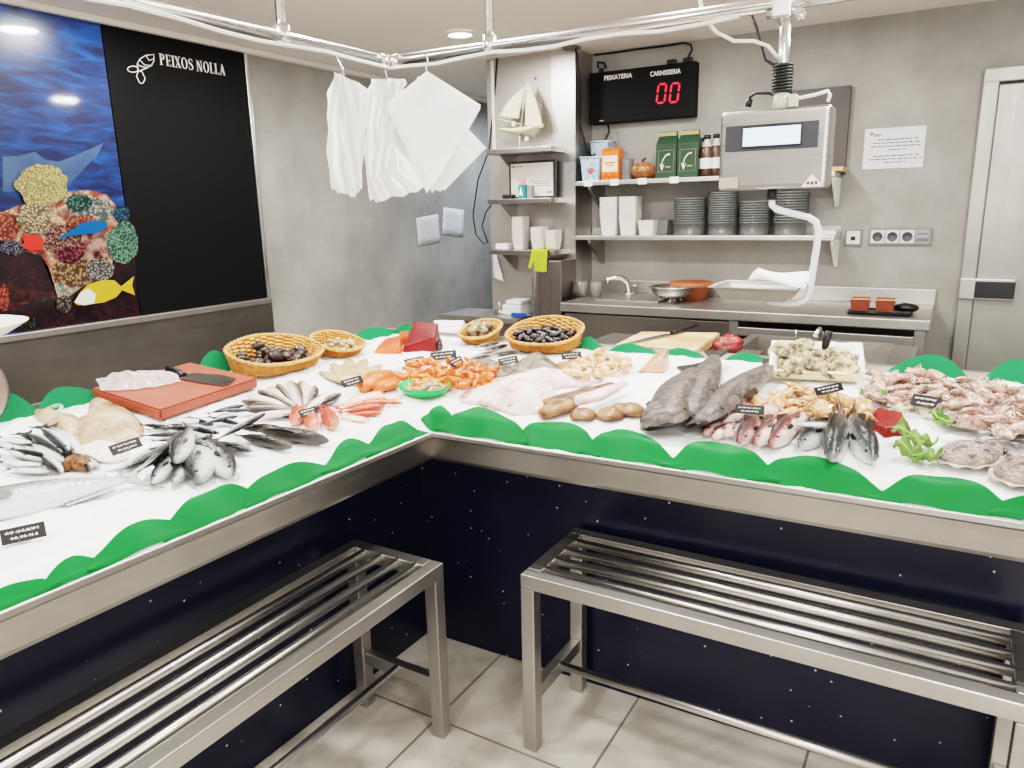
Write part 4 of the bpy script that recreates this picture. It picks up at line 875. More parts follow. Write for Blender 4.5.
# low steel side table with boxes
lt = thing('steel_side_table', 'low steel table under the pillar shelves beside dark cabinet', 'table', (-1.22, 2.27, 0)); 
b = bmesh.new(); box(b, (-1.215, 2.275, .842), (.58, .33, .03), bev=.003); obj('table_top', b, STEEL_H, lt)
b = bmesh.new(); box(b, (-1.215, 2.29, .41), (.56, .29, .82)); obj('cabinet_front', b, STEEL_D, lt)
p = at_y(516, 308, 2.3); b = bmesh.new(); box(b, (p.x, 2.32, .857+.032), (.13, .16, .062), bev=.006); box(b, (p.x+.01, 2.32, .857+.078), (.11, .14, .026), bev=.006); tag(obj('napkin_pack', b, PAPER), 'white pack of paper napkins on the low steel table', 'napkins')
b = bmesh.new(); p = at_y(500, 306, 2.25); tube(b, [(p.x-.04, 2.25, .87), (p.x+.03, 2.26, .87)], .012, 10); tube(b, [(p.x, 2.25, .87), (p.x-.005, 2.25, .935)], .005, 8); tag(obj('sealing_handle', b, STEEL), 'small steel handle tool on the low table left of the napkins', 'tool')
p = at_y(518, 315, 2.16); b = bmesh.new(); box(b, (p.x, 2.17, .872), (.1, .03, .028), bev=.01); tag(obj('blue_holder', b, mat('blue_plastic', rgb(36, 70, 150), .4)), 'blue plastic piece on the front of the low steel table', 'holder')
# cable at the passage
b = bmesh.new(); pts = [(497, 58), (494, 100), (489, 150), (478, 180), (473, 215), (476, 235), (483, 243), (488, 243), (482, 226), (486, 212), (491, 205)]
tube(b, [at_y(*p, YP-.006) for p in pts], .0045, 6); tag(obj('black_cable', b, BLACK_CABLE), 'thin black cable looping down the left edge of the pillar', 'cable')
# papers on left wall
for cs, lb in ((((416, 218), (438, 214), (440, 242), (418, 246)), 'white scribbled paper sheet on left wall, lower left of two'), (((443, 207), (464, 210), (463, 237), (442, 234)), 'white scribbled paper sheet on left wall, nearest the pillar')):
    P = [at_x(*c_, XW+.004) for c_ in cs]; t = thing('paper_note', lb, 'paper', P[3], 'notes on the left wall')
    b = bmesh.new(); grid(b, 4, 4, lambda u, v: P[0].lerp(P[1], u).lerp(P[3].lerp(P[2], u), v), .0015); obj('paper', b, PAPER, t)
    b = bmesh.new()
    for k in range(9):
        v = .15+k*.09; u0 = .12+random.random()*.1; u1 = .5+random.random()*.4
        tube(b, [P[0].lerp(P[1], u0+(u1-u0)*i/9).lerp(P[3].lerp(P[2], u0+(u1-u0)*i/9), v+.012*math.sin(i*2.3+k)) + Vector((.0025, 0, 0)) for i in range(10)], .0012, 4)
    obj('handwriting', b, INK, t)

# ---- worktop on the back wall
wt = thing('steel_worktop', 'long steel worktop with sink along the back wall', 'worktop', (.3, 2.4, 0)); ZW = .972
b = bmesh.new(); box(b, (.305, 2.39, ZW-.025), (1.87, .596, .05), bev=.006); obj('worktop_slab', b, STEEL_H, wt)
b = bmesh.new(); box(b, (.305, 2.679, ZW+.04), (1.87, .018, .08), bev=.004); obj('upstand', b, STEEL_H, wt)
b = bmesh.new(); box(b, (-.13, 2.13, .46), (.96, .03, .9), bev=.003); obj('front_panel', b, STEEL_D, wt)
b = bmesh.new(); box(b, (.76, 2.125, ZW-.105), (.84, .03, .045), bev=.004); obj('under_rail', b, STEEL_H, wt)
for x in (.36, 1.2):
    b = bmesh.new(); box(b, (x, 2.13, .46), (.045, .045, .92), bev=.003); obj('leg', b, STEEL, wt)
b = bmesh.new(); box(b, (.76, 2.4, .3), (.86, .5, .03), bev=.003); obj('under_shelf', b, STEEL_D, wt)
b = bmesh.new(); box(b, (.76, 2.64, .5), (.88, .02, .9)); obj('shade_panel', b, mat('shadow_panel', rgb(50, 46, 44), .6), wt)  # dark sheet standing in for the shade under the worktop
p0, p1 = at_z(601, 293, ZW), at_z(655, 293, ZW)
b = bmesh.new(); xx0, xx1 = -.46, -.12
loft(b, [[(x_, y_, z_) for x_, y_ in ((xx0-e, 2.28-e), (xx1+e, 2.28-e), (xx1+e, 2.54+e), (xx0-e, 2.54+e))] for e, z_ in ((.02, ZW+.001), (.02, ZW+.008), (0, ZW+.008), (-.02, ZW+.003), (-.03, ZW+.0035))], cap1=True, smooth=False); obj('sink_bowl', b, STEEL, wt)
def Wk(px, py, dz=0): return at_z(px, py, ZW+dz)
p = at_y(627, 298, 2.55); t = thing('tap', 'curved chrome tap behind the sink on back worktop', 'tap', (p.x, 2.55, ZW))
b = bmesh.new(); bx_ = at_y(628, 297, 2.57).x; tube(b, [(bx_, 2.58, ZW+.001), (bx_, 2.58, ZW+.04), (bx_-.005, 2.57, ZW+.08), (bx_-.03, 2.54, ZW+.105), (bx_-.07, 2.51, ZW+.11), (bx_-.1, 2.49, ZW+.1), (bx_-.105, 2.485, ZW+.075)], [.022, .02, .019, .017, .016, .015, .016], 14); obj('spout', b, CHROME, t)
b = bmesh.new(); lathe(b, [(0, 0), (.03, 0), (.028, .014), (0, .016)], 18, (bx_, 2.58, ZW+.001)); obj('base_ring', b, CHROME, t)
b = bmesh.new(); tube(b, [(bx_+.02, 2.58, ZW+.05), (bx_+.055, 2.57, ZW+.065)], [.009, .007], 8); obj('lever', b, CHROME, t)
for px, lb in ((582, 'clear glass tumbler at the left end of the worktop'), (596, 'clear glass tumbler beside the sink, right of the other tumbler')):
    p = at_y(px, 300, 2.42); t = thing('glass_tumbler', lb, 'glass', (p.x, 2.42, ZW), 'tumblers by the sink')
    b = bmesh.new(); lathe(b, [(0, .001), (.032, .001), (.036, .09), (.034, .09), (.03, .006), (0, .006)], 22, (p.x, 2.42, ZW)); obj('tumbler', b, mat('smoky_glass', rgb(170, 168, 164), .08, trans=.6), t)
# colander bowl on feet
p = at_y(672, 303, 2.33); t = thing('steel_bowl', 'round steel colander bowl on feet in front of the terracotta tub', 'bowl', (p.x, 2.33, ZW))
b = bmesh.new(); lathe(b, [(.02, .022), (.075, .026), (.105, .05), (.122, .085), (.134, .088), (.134, .092), (.118, .09), (.1, .054), (.07, .032), (.02, .028)], 32, (p.x, 2.33, ZW)); bmesh.ops.holes_fill(b, edges=b.edges[:]); obj('bowl_shell', b, CHROME, t)
b = bmesh.new()
for k in range(3): a = k*2.1+.6; tube(b, [(p.x+.05*math.cos(a), 2.33+.05*math.sin(a), ZW+.03), (p.x+.05*math.cos(a), 2.33+.05*math.sin(a), ZW+.001)], .006, 8)
obj('feet', b, STEEL, t)
p = at_y(690, 300, 2.5); t = thing('terracotta_tub', 'orange terracotta tub behind the round steel bowl', 'tub', (p.x, 2.52, ZW))
b = bmesh.new(); lathe(b, [(0, .001), (.085, .001), (.105, .07), (.122, .072), (.125, .098), (.115, .1), (.1, .075), (.08, .008), (0, .008)], 32, (p.x, 2.52, ZW)); obj('tub_body', b, mat('terracotta', rgb(160, 92, 62), .7), t)
# red tubs and black tray at right
p = at_y(880, 313, 2.26); t = thing('black_tray', 'flat black tray at the right end of worktop under the red tubs', 'tray', (p.x, 2.27, ZW)); x = p.x
b = bmesh.new(); loft(b, [[(x+sx_*hx, 2.27+sy_*hy, ZW+zz) for sx_, sy_ in ((-1, -1), (1, -1), (1, 1), (-1, 1))] for hx, hy, zz in ((.13, .09, .001), (.14, .1, .012), (.137, .097, .012), (.127, .087, .005))], smooth=False); obj('tray_body', b, BLACKP, t)
for px, lb in ((860, 'red filled plastic tub at right end of worktop, left one'), (885, 'red filled plastic tub at right end of worktop, right one')):
    p = at_y(px, 310, 2.27); t = thing('sauce_tub', lb, 'tub', (p.x, 2.27, ZW), 'red tubs on the worktop')
    b = bmesh.new(); loft(b, [[(p.x+sx_*.043*k, 2.27+sy_*.04*k, ZW+zz) for sx_, sy_ in ((-1, -1), (1, -1), (1, 1), (-1, 1))] for k, zz in ((.85, .013), (1, .068), (.9, .068), (.86, .06))], smooth=False); obj('tub_body', b, mat('tomato_red', rgb(150, 72, 50), .3, var=(rgb(104, 50, 38), 30, .25)), t)
    b = bmesh.new(); loft(b, [[(p.x+sx_*.045*k, 2.27+sy_*.042*k, ZW+zz) for sx_, sy_ in ((-1, -1), (1, -1), (1, 1), (-1, 1))] for k, zz in ((1.02, .066), (1.02, .072), (.9, .072))], cap0=False, cap1=False, smooth=False); obj('rim', b, mat('tan_rim', rgb(196, 150, 110), .4), t)
b = bmesh.new(); p = at_y(906, 307, 2.3); ball(b, (p.x, 2.3, ZW+.03), (.055, .035, .022)); rough(b, 22, .008, 4); tag(obj('dark_pouch', b, BLACKP), 'black pouch lying right of the red tubs on the tray', 'pouch')

# ---- steel wash trough behind the counter
tb = thing('steel_trough', 'open steel trough behind the counter below the worktop', 'trough', (.77, 1.75, 0))
X0, X1, Y0, Y1, ZT = .50, 1.10, 1.40, 1.93, .885
b = bmesh.new()
loft(b, [[(x_, y_, z_) for x_, y_ in ((X0-e, Y0-e), (X1+e, Y0-e), (X1+e, Y1+e), (X0-e, Y1+e))] for e, z_ in ((0, .0), (0, ZT-.02), (.012, ZT-.018), (.012, ZT), (-.03, ZT), (-.045, ZT-.16))], smooth=False); obj('basin', b, steel('trough_steel', col=(.4, .38, .35, 1), rough=.4), tb)
b = bmesh.new(); prism(b, [(0, 0), (.1, 0), (.1, -.2), (.045, -.2)], .5, Matrix.Translation((X1+.005, 1.66, ZT-.002)) @ Matrix.Rotation(PI/2, 4, 'X')); obj('side_flap', b, STEEL_D, tb)
b = bmesh.new(); tube(b, [(.80, Y1-.02, ZT), (.805, Y1-.04, ZT+.05), (.81, Y1-.09, ZT+.06), (.80, Y1-.13, ZT+.035)], .011, 10); tube(b, [(.70, Y1-.03, ZT), (.70, Y1-.03, ZT+.04)], .007, 8); obj('spout', b, CHROME, tb)

# ---- wooden/white cutting board with knife behind the counter
zk = .955
C4 = [at_z(597, 353, zk), at_z(641, 331.5, zk), at_z(720, 332.5, zk), at_z(684, 359, zk)]
led = thing('steel_ledge', 'steel work ledge behind the counter carrying the white cutting board', 'ledge', (.3, 1.2, 0))
b = bmesh.new(); box(b, (.2, 1.24, zk-.055), (.55, .62, .03), bev=.003); obj('ledge_top', b, STEEL_D, led)
b = bmesh.new(); box(b, (.2, 1.24, .45), (.5, .5, .88)); obj('ledge_base', b, STEEL_D, led)
BD = mat('worn_white_board', rgb(224, 200, 158), .5, var=(rgb(206, 152, 108), 6, .14))
b = bmesh.new(); lo = [b.verts.new((p.x, p.y, zk-.038)) for p in C4]; hi = [b.verts.new((p.x, p.y, zk)) for p in C4]; b.faces.new(hi); b.faces.new(lo[::-1])
for i in range(4): j = (i+1) % 4; b.faces.new((lo[i], lo[j], hi[j], hi[i]))
bmesh.ops.bevel(b, geom=b.edges[:], offset=.004, segments=2, affect='EDGES'); tag(obj('cutting_board', b, BD), 'worn cream cutting board with a long knife behind the counter', 'cutting board')
def knife(label, cat_pts, hnd, z, bl_mt, wide, hand_w=.013):
    """cat_pts: tip px, heel px; hnd: handle end px"""
    Tp, He, Hd = at_z(*cat_pts[0], z), at_z(*cat_pts[1], z), at_z(*hnd, z+.012)
    t = thing('kitchen_knife', label, 'knife', He); d = (He-Tp); L = d.length; d.normalize(); n = Vector((0, 0, 1)); s = n.cross(d)
    b = bmesh.new(); m = Matrix(((-d.x, s.x, n.x, He.x), (-d.y, s.y, n.y, He.y), (-d.z, s.z, n.z, He.z+.003), (0, 0, 0, 1)))
    pts = [(0, -wide*.35), (L*.6, -wide*.33), (L, 0 if wide < .06 else -wide*.3)] + ([(L*.8, wide*.35), (L*.4, wide*.62), (0, wide*.65)] if wide < .06 else [(L, wide*.62), (L*.5, wide*.66), (0, wide*.65)])
    prism(b, pts, .003, m); obj('blade', b, bl_mt, t)
    b = bmesh.new(); e = Hd-He; rr = []
    for u, w_ in ((0, 1), (.1, 1.05), (.5, .9), (.85, 1.1), (1, .8)):
        c = He + e*u + Vector((0, 0, .008)); rr.append([c + s*(hand_w*w_*math.cos(a)) + n*(hand_w*.6*math.sin(a)) for a in (i*PI/4 for i in range(8))])
    loft(b, rr); obj('handle', b, BLACKP, t)
BLADE = steel('blade_steel', col=(.55, .53, .5, 1), rough=.25, stretch=(40, 40, 40), amt=.08)
knife('long chef knife with black handle lying on the cream cutting board', [(622, 346), (672, 335)], (697, 326), zk, BLADE, .045)
# ================================================================== seafood kinds
_rgb0 = rgb
def rgb(*c): return tuple(x**1.3 for x in _rgb0(*c)[:3])+(1,)
XS = [-.37, -.31, -.22, -.1, .02, .13, .22, .29, .36, .43, .475, .5]
def body_bm(top, bot, wid, n=16, sq=.86):
    b = bmesh.new(); rings = []
    for x, t, o, w in zip(XS, top, bot, wid):
        r = []
        for k in range(n):
            a = 2*PI*k/n; c, s = math.cos(a), math.sin(a)
            y = w*math.copysign(abs(s)**sq, s); z = (t if c > 0 else o)*math.copysign(abs(c)**1.0, c); r.append((x, y, z))
        rings.append(r)
    loft(b, rings); return b
def poly_bm(pts, th, m=None):
    b = bmesh.new(); prism(b, pts, th, m); return b
XZ = Matrix(((1, 0, 0, 0), (0, 0, -1, 0), (0, 1, 0, 0), (0, 0, 0, 1)))
def fish_proto(name, top, bot, wid, mb, mf, tail=.11, fork=.55, dors=((-.18, .12, .05),), anal=((-.22, -.05, -.035),), eye=.016, detail=True, iris=None):
    parts = [('body', mesh_of(name+'_body', body_bm(top, bot, wid), mb))]
    p0 = top[0]
    parts.append(('tail_fin', mesh_of(name+'_tail', poly_bm([(-.35, p0*.9), (-.42, tail*.62), (-.5, tail), (-.5+.1*fork, tail*.35), (-.5+.13*fork, 0), (-.5+.1*fork, -tail*.35), (-.5, -tail), (-.42, -tail*.62), (-.35, -p0*.9)], .008, XZ), mf)))
    def at(x, arr):
        for i in range(len(XS)-1):
            if XS[i] <= x <= XS[i+1]: k = (x-XS[i])/(XS[i+1]-XS[i]); return arr[i]*(1-k)+arr[i+1]*k
        return arr[-1]
    for x0, x1, h in dors:
        parts.append(('dorsal_fin', mesh_of(name+'_dorsal', poly_bm([(x0, at(x0, top)*.9), (x0-.02, at(x0, top)+h*.5), (x0*.4+x1*.6, at(x0*.4+x1*.6, top)+h), (x1, at(x1, top)*.9)], .006, XZ), mf)))
    for x0, x1, h in anal:
        parts.append(('anal_fin', mesh_of(name+'_anal', poly_bm([(x0, -at(x0, bot)*.9), (x0-.015, -at(x0, bot)+h*.5), (x1, -at(x1, bot)+h*.6), (x1+.02, -at(x1, bot)*.9)], .006, XZ), mf)))
    xe = .41
    for s in (-1, 1):
        b = bmesh.new(); ball(b, (xe, s*at(xe, wid)*.86, at(xe, top)*.28), (eye, eye*.55, eye), u=10, v=6); parts.append(('eye', mesh_of(name+'_eye', b, EYE)))
        if detail:
            b = bmesh.new(); w = at(.27, wid); pts = []
            for k in range(7): a = -.9+k*.3; pts.append((.265-.03*math.cos(a*1.3), s*w*math.cos(a*.95)*1.0, (at(.27, top) if a > 0 else at(.27, bot))*math.sin(a)*.92))
            tube(b, pts, .0035, 5); parts.append(('gill_slit', mesh_of(name+'_gill', b, mf)))
            b = bmesh.new(); w = at(.2, wid); vs = [b.verts.new(v) for v in ((.225, s*w*.97, .0), (.2, s*(w+.012), .018), (.1, s*(w+.016), .01), (.09, s*(w+.014), -.025), (.15, s*(w+.008), -.03))]; b.faces.new(vs)
            parts.append(('pectoral_fin', mesh_of(name+'_pect', b, mf)))
    if detail:
        b = bmesh.new(); tube(b, [(.44, -.022, -.022), (.478, -.016, -.014), (.497, 0, -.012), (.478, .016, -.014), (.44, .022, -.022)], .004, 5); parts.append(('mouth', mesh_of(name+'_mouth', b, mf)))
    return (name, parts)
FIN_D = mat('dark_fin', rgb(70, 68, 66), .35, rnd=.2); FIN_L = mat('pale_fin', rgb(150, 150, 148), .35, rnd=.2)
M_SARD = ramp_mat('sardine_skin', [(0, rgb(240, 240, 238)), (.46, rgb(204, 206, 206)), (.6, rgb(136, 140, 142)), (.72, rgb(58, 60, 64)), (1, rgb(34, 36, 40))], .22, mott=(10, .12))
M_WHIT = ramp_mat('whiting_skin', [(0, rgb(238, 234, 228)), (.42, rgb(214, 208, 200)), (.62, rgb(150, 138, 128)), (.85, rgb(92, 82, 76)), (1, rgb(70, 62, 58))], .22, mott=(12, .16))
M_BASS = ramp_mat('bass_skin', [(0, rgb(232, 232, 228)), (.42, rgb(206, 208, 206)), (.58, rgb(140, 143, 142)), (.72, rgb(78, 81, 82)), (1, rgb(44, 47, 48))], .2, mott=(26, .26))
M_GREYB = ramp_mat('grey_bass_skin', [(0, rgb(206, 200, 192)), (.35, rgb(150, 144, 136)), (.6, rgb(104, 98, 92)), (1, rgb(50, 46, 44))], .22, mott=(22, .3))
M_HAKE = ramp_mat('hake_skin', [(0, rgb(206, 198, 190)), (.22, rgb(170, 162, 156)), (.5, rgb(150, 142, 136)), (.68, rgb(96, 88, 84)), (.8, rgb(134, 126, 120)), (.92, rgb(84, 77, 74)), (1, rgb(128, 120, 114))], .42, mott=(15, .9))
M_RED = ramp_mat('red_fish_skin', [(0, rgb(246, 226, 216)), (.38, rgb(240, 190, 174)), (.62, rgb(226, 132, 114)), (1, rgb(198, 88, 74))], .22, mott=(12, .5))
M_SILV = ramp_mat('long_silver_skin', [(0, rgb(226, 226, 230)), (.4, rgb(206, 206, 210)), (.62, rgb(168, 170, 174)), (.85, rgb(126, 128, 134)), (1, rgb(96, 98, 104))], .25, mott=(7, .3))
slim = lambda t, o, w: ([t*k for k in (.22, .3, .5, .78, .96, 1, .97, .9, .74, .5, .29, .07)], [o*k for k in (.22, .32, .55, .85, 1, 1, .96, .88, .72, .48, .28, .07)], [w*k for k in (.12, .3, .6, .88, 1, 1, .98, .95, .84, .62, .4, .12)])
SARD = fish_proto('sardine', *slim(.075, .085, .05), M_SARD, FIN_D, tail=.09, dors=((-.05, .08, .04),), anal=(), detail=False)
WHIT = fish_proto('whiting', *slim(.075, .075, .056), M_WHIT, FIN_L, tail=.07, fork=.2, dors=((-.28, -.05, .03), (0, .16, .04)), detail=False)
BASS = fish_proto('sea_bass', *slim(.125, .135, .085), M_BASS, FIN_D, tail=.12, fork=.6, dors=((-.24, -.06, .06), (-.02, .18, .07)), eye=.02)
GREYB = fish_proto('grey_sea_bass', *slim(.125, .125, .10), M_GREYB, FIN_D, tail=.12, fork=.3, dors=((-.22, .16, .05),), eye=.018)
hk = slim(.062, .05, .095); hk[2][7:] = [.095*k for k in (.96, .98, .98, .84, .55)]; hk[0][7:] = [.062*k for k in (1.0, .98, .85, .6, .3)]; hk[2][0:3] = [.035, .05, .07]
HAKE = fish_proto('hake', *hk, M_HAKE, FIN_D, tail=.11, fork=.1, dors=((-.3, -.02, .012), (.02, .16, .016)), anal=(), eye=.016)
b = bmesh.new(); prism(b, [(-.35, -.03), (-.42, -.06), (-.5, -.085), (-.48, 0), (-.5, .085), (-.42, .06), (-.35, .03)], .012); HAKE[1][1] = ('tail_fin', mesh_of('hake_tail_flat', b, FIN_D))
HAKE = (HAKE[0], [p for p in HAKE[1] if p[0] not in ('dorsal_fin', 'mouth')])
b = bmesh.new(); tube(b, [(.40, -.085, -.012), (.46, -.078, -.008), (.495, -.045, -.004), (.503, 0, -.002), (.495, .045, -.004), (.46, .078, -.008), (.40, .085, -.012)], .011, 6); HAKE[1].append(('mouth', mesh_of('hake_mouth', b, mat('dark_mouth', rgb(48, 42, 42), .3))))
REDF = fish_proto('red_mullet', *slim(.085, .085, .065), M_RED, mat('red_fin', rgb(206, 96, 84), .3), tail=.1, fork=.5, dors=((-.02, .14, .05),), anal=(), detail=False, eye=.018)
GURN = fish_proto('red_gurnard', *slim(.13, .12, .13), M_RED, mat('red_fin2', rgb(200, 90, 80), .3), tail=.1, fork=.1, detail=False, eye=.022)
SILV = fish_proto('long_silver_fish', *slim(.075, .085, .045), M_SILV, FIN_L, tail=.09, fork=.8, dors=((-.26, .1, .03),), anal=((-.28, -.1, -.03),), eye=.018)
SBR = fish_proto('sea_bream', *slim(.17, .17, .08), M_BASS, FIN_D, tail=.13, fork=.6, dors=((-.22, .14, .06),), eye=.024)
def lay(proto, tail, head, label, cat='fish', group=None, roll=PI/2, thick=.05, lift=0.0, ws=1.0, tilt=0.0):
    a, c = ice(*tail), ice(*head); L = (c-a).length; h = L*thick*ws*.9 + lift - .003
    a, c = ice(*tail, h), ice(*head, h+tilt); L = (c-a).length; mid = (a+c)/2
    return place(proto, frame(mid, c-a, ice_n(mid.x, mid.y), (L, L*ws, L*ws), roll), label, cat, group)

# long silver fish and sardine heap, left end
lay(SILV, (160, 473), (-110, 522), 'big pale silver fish lying lengthwise at the far left, running out of view', thick=.05, ws=1.05, roll=1.1)
G = 'small sardines heaped at the left end'
for i, (t, h, l) in enumerate((((-4, 437), (34, 443), .0), ((24, 431), (62, 452), .008), ((38, 425), (70, 451), .012), ((47, 424), (78, 456), .004), ((-3, 446), (44, 460), .006), ((-6, 456), (36, 468), .0), ((29, 442), (64, 461), .016), ((38, 453), (62, 473), .012), ((4, 469), (52, 471), .004), ((-3, 462), (42, 465), .012), ((14, 433), (54, 444), .0), ((60, 446), (92, 468), .0), ((8, 448), (50, 456), .018), ((-8, 441), (28, 451), .012), ((70, 450), (100, 466), .0))):
    lay(SARD, t, h, 'small silver sardine in the heap above the big pale fish at far left', group=G, roll=PI/2*random.choice((1, -1)), lift=l+.004, thick=.05, ws=1.1)
# middle silver heap
G = 'silver fish heaped in the middle of the left arm'
for t, h, l in (((139, 436), (186, 433), .0), ((137, 424), (176, 428), .002), ((158, 427), (200, 430), .006), ((186, 416), (214, 425), .0), ((186, 432), (216, 439), .012), ((206, 416), (240, 424), .004), ((205, 414), (244, 405), .004), ((160, 420), (206, 421), .0), ((150, 441), (190, 438), .008), ((200, 424), (238, 416), .01), ((176, 425), (220, 433), .016), ((216, 411), (250, 410), .01), ((146, 430), (180, 424), .0)):
    lay(SARD, t, h, 'slender silver fish in the middle heap, behind the big silver-bellied heads', group=G, roll=PI/2*random.choice((1, 1, -1)), lift=l+.004, ws=1.15)
for t, h, l, r, ws, lb in (((112, 474), (172, 444), .0, 1.7, .95, 'white-bellied silver fish at the left edge of the middle heap'), ((134, 474), (172, 446), .022, .9, .8, 'dark-backed silver fish lying on the white-bellied one in the middle heap'), ((184, 446), (152, 483), .004, 1.3, .85, 'silver-bellied fish, leftmost head pointing to the front edge'), ((196, 446), (173, 483), .004, 1.2, .85, 'silver-bellied fish, second head from left pointing to the front edge'), ((192, 424), (176, 462), .03, 1.2, 1.0, 'silver-bellied fish lying on top of the front heads in middle heap'), ((196, 436), (200, 481), .004, 1.6, 1.15, 'plump silver-bellied fish, third head pointing to the front edge'), ((204, 436), (232, 476), .004, -1.2, 1.0, 'silver-bellied fish, rightmost head pointing to the front edge'), ((168, 434), (213, 449), .03, 1.3, 1.0, 'silver-bellied fish lying crosswise above the plump head')):
    lay(BASS, t, h, lb, group='silver-bellied fish heads at the front of the middle heap', roll=r, thick=.085, lift=l, ws=ws*.82)
for t, h, l, r, lb in (((210, 440), (253, 451), .006, 1.3, 'pale bream at the left end of the dark grey sea bass'), ((228, 427), (284, 429), .012, 1.0, 'dark grey sea bass, uppermost of three'), ((232, 434), (292, 447), .004, .9, 'dark grey sea bass, lowest of three with head toward the front'), ((246, 428), (329, 441), .004, .8, 'dark grey sea bass, longest, with head pointing to the red gurnards')):
    lay(SBR if 'bream' in lb else GREYB, t, h, lb, roll=r, thick=.09, lift=l, ws=.8)
lay(SARD, (210, 443), (266, 413), 'thin dark fish lying across the grey sea bass tails', lift=.045, ws=.6)
# whiting fan
G = 'whiting laid out as a fan'
fan = [(241, 401), (247, 396), (258, 391), (268, 388), (277, 385), (289, 382), (302, 382), (315, 387), (329, 394), (341, 394), (243, 409), (252, 416), (250, 404), (283, 392)]
for i, hpx in enumerate(fan):
    u = Vector((303, 411)); e = Vector(hpx); lay(WHIT, tuple(u + (e-u)*-.06), hpx, 'slim pale whiting with its tail at the centre of the fan', group=G, roll=PI/2*(1 if i % 2 else -1), thick=.056, lift=.002+.004*(i % 3), ws=1.05 if i < 7 else 1.2)
# red mullets and gurnards
G = 'red mullets beside the whiting fan'
for i, (t, h, l) in enumerate((((331, 408), (383, 393), .0), ((336, 410), (386, 399), .008), ((336, 413), (385, 406), .004), ((342, 416), (382, 413), .0), ((330, 415), (370, 420), .002), ((366, 397), (402, 397), .0), ((368, 401), (403, 403), .004), ((350, 405), (392, 402), .014))):
    lay(REDF, t, h, 'small red mullet lying beside the green dish of clams', group=G, roll=PI/2*random.choice((1, -1)), thick=.065, lift=l, ws=1.05)
for t, h, lb in (((302, 404), (295, 423), 'red gurnard, leftmost of the four pointing to the front'), ((308, 408), (313, 428), 'red gurnard, second from left pointing to the front'), ((322, 408), (335, 427), 'red gurnard, rightmost, pointing to the front'), ((316, 406), (335, 416), 'red gurnard lying behind the other red heads')):
    lay(GURN, t, h, lb, roll=.4, thick=.1, ws=1.0)
# hakes
for t, h, r, l, ws, lb in (((695, 364), (661, 426), .25, .0, 1.3, 'big grey hake, left of three, mouth facing the front'), ((717, 350), (689, 416), .1, .022, .8, 'big grey hake, middle of three, leaning on the others'), ((778, 357), (698, 424), .35, .004, .9, 'big grey hake, right of three, tail by the oyster tray')):
    lay(HAKE, t, h, lb, roll=r, thick=.06, ws=ws, lift=l)
# sea bass and cut fish at right
M_PINK = ramp_mat('pink_cut_skin', [(0, rgb(240, 226, 220)), (.42, rgb(224, 200, 194)), (.56, rgb(186, 128, 124)), (.72, rgb(120, 72, 72)), (1, rgb(84, 66, 66))], .22, mott=(7, 1.1))
hb = fish_proto('gutted_fish', *slim(.12, .12, .10), M_PINK, FIN_D, tail=.1, fork=.3, dors=((-.2, .1, .05),), eye=.02)
for pr_, t, h, r, l, ws, lb in ((hb, (735, 409), (704, 434), .9, .0, .95, 'pinkish gutted fish, leftmost of the row with heads to the front'), (hb, (760, 412), (740, 443), .6, .0, .95, 'pinkish gutted fish, second of the row with heads to the front'), (hb, (800, 410), (772, 445), .8, .006, .9, 'pale gutted fish with dark head, third of the front row'), (BASS, (838, 416), (800, 447), 1.0, .0, .9, 'sea bass, fourth of the front row, silver cheek'), (BASS, (842, 404), (832, 460), .4, .004, .8, 'sea bass, fifth of the front row, head pointing straight to the edge'), (BASS, (848, 410), (873, 461), -.5, .0, .85, 'dark sea bass at the right end of the front row, beside red tuna')):
    lay(pr_, t, h, lb, roll=r, thick=.085, ws=ws, lift=l)
for t, h, r, l, ws, lb in (((738, 420), (712, 438), 1.2, .006, .9, 'small pinkish cut fish half under the second gutted fish'), ((786, 412), (756, 444), 1.2, .01, .85, 'pink and white gutted fish between second and third of the front row'), ((752, 405), (722, 424), 1.4, .012, .8, 'pinkish cut fish lying behind the front row, under the price tag'), ((812, 406), (786, 432), 1.3, .016, .8, 'pale cut fish lying on the third of the front row')):
    lay(hb, t, h, lb, roll=r, thick=.085, ws=ws, lift=l)
lay(SARD, (850, 425), (795, 424), 'slim dark fish lying across the sea bass bodies', lift=.045, ws=1.0)
for t, h in (((400, 369), (372+24, 366)), ((412, 371), (394, 369)), ((418, 368), (398, 373))): lay(SARD, t, h, 'small silver fish between price tags and orange prawns', group='small silver fish by the prawn tags', lift=.004, ws=1.2)
for t, h in (((478, 351), (508, 345)), ((470, 357), (498, 351)), ((484, 355), (520, 351)), ((465, 360), (490, 355)), ((474, 347), (500, 342))): lay(WHIT, t, h, 'pale silver fish lying between the clam basket and the grey skates', group='pale silver fish behind the grey skates', lift=.004, ws=1.3)

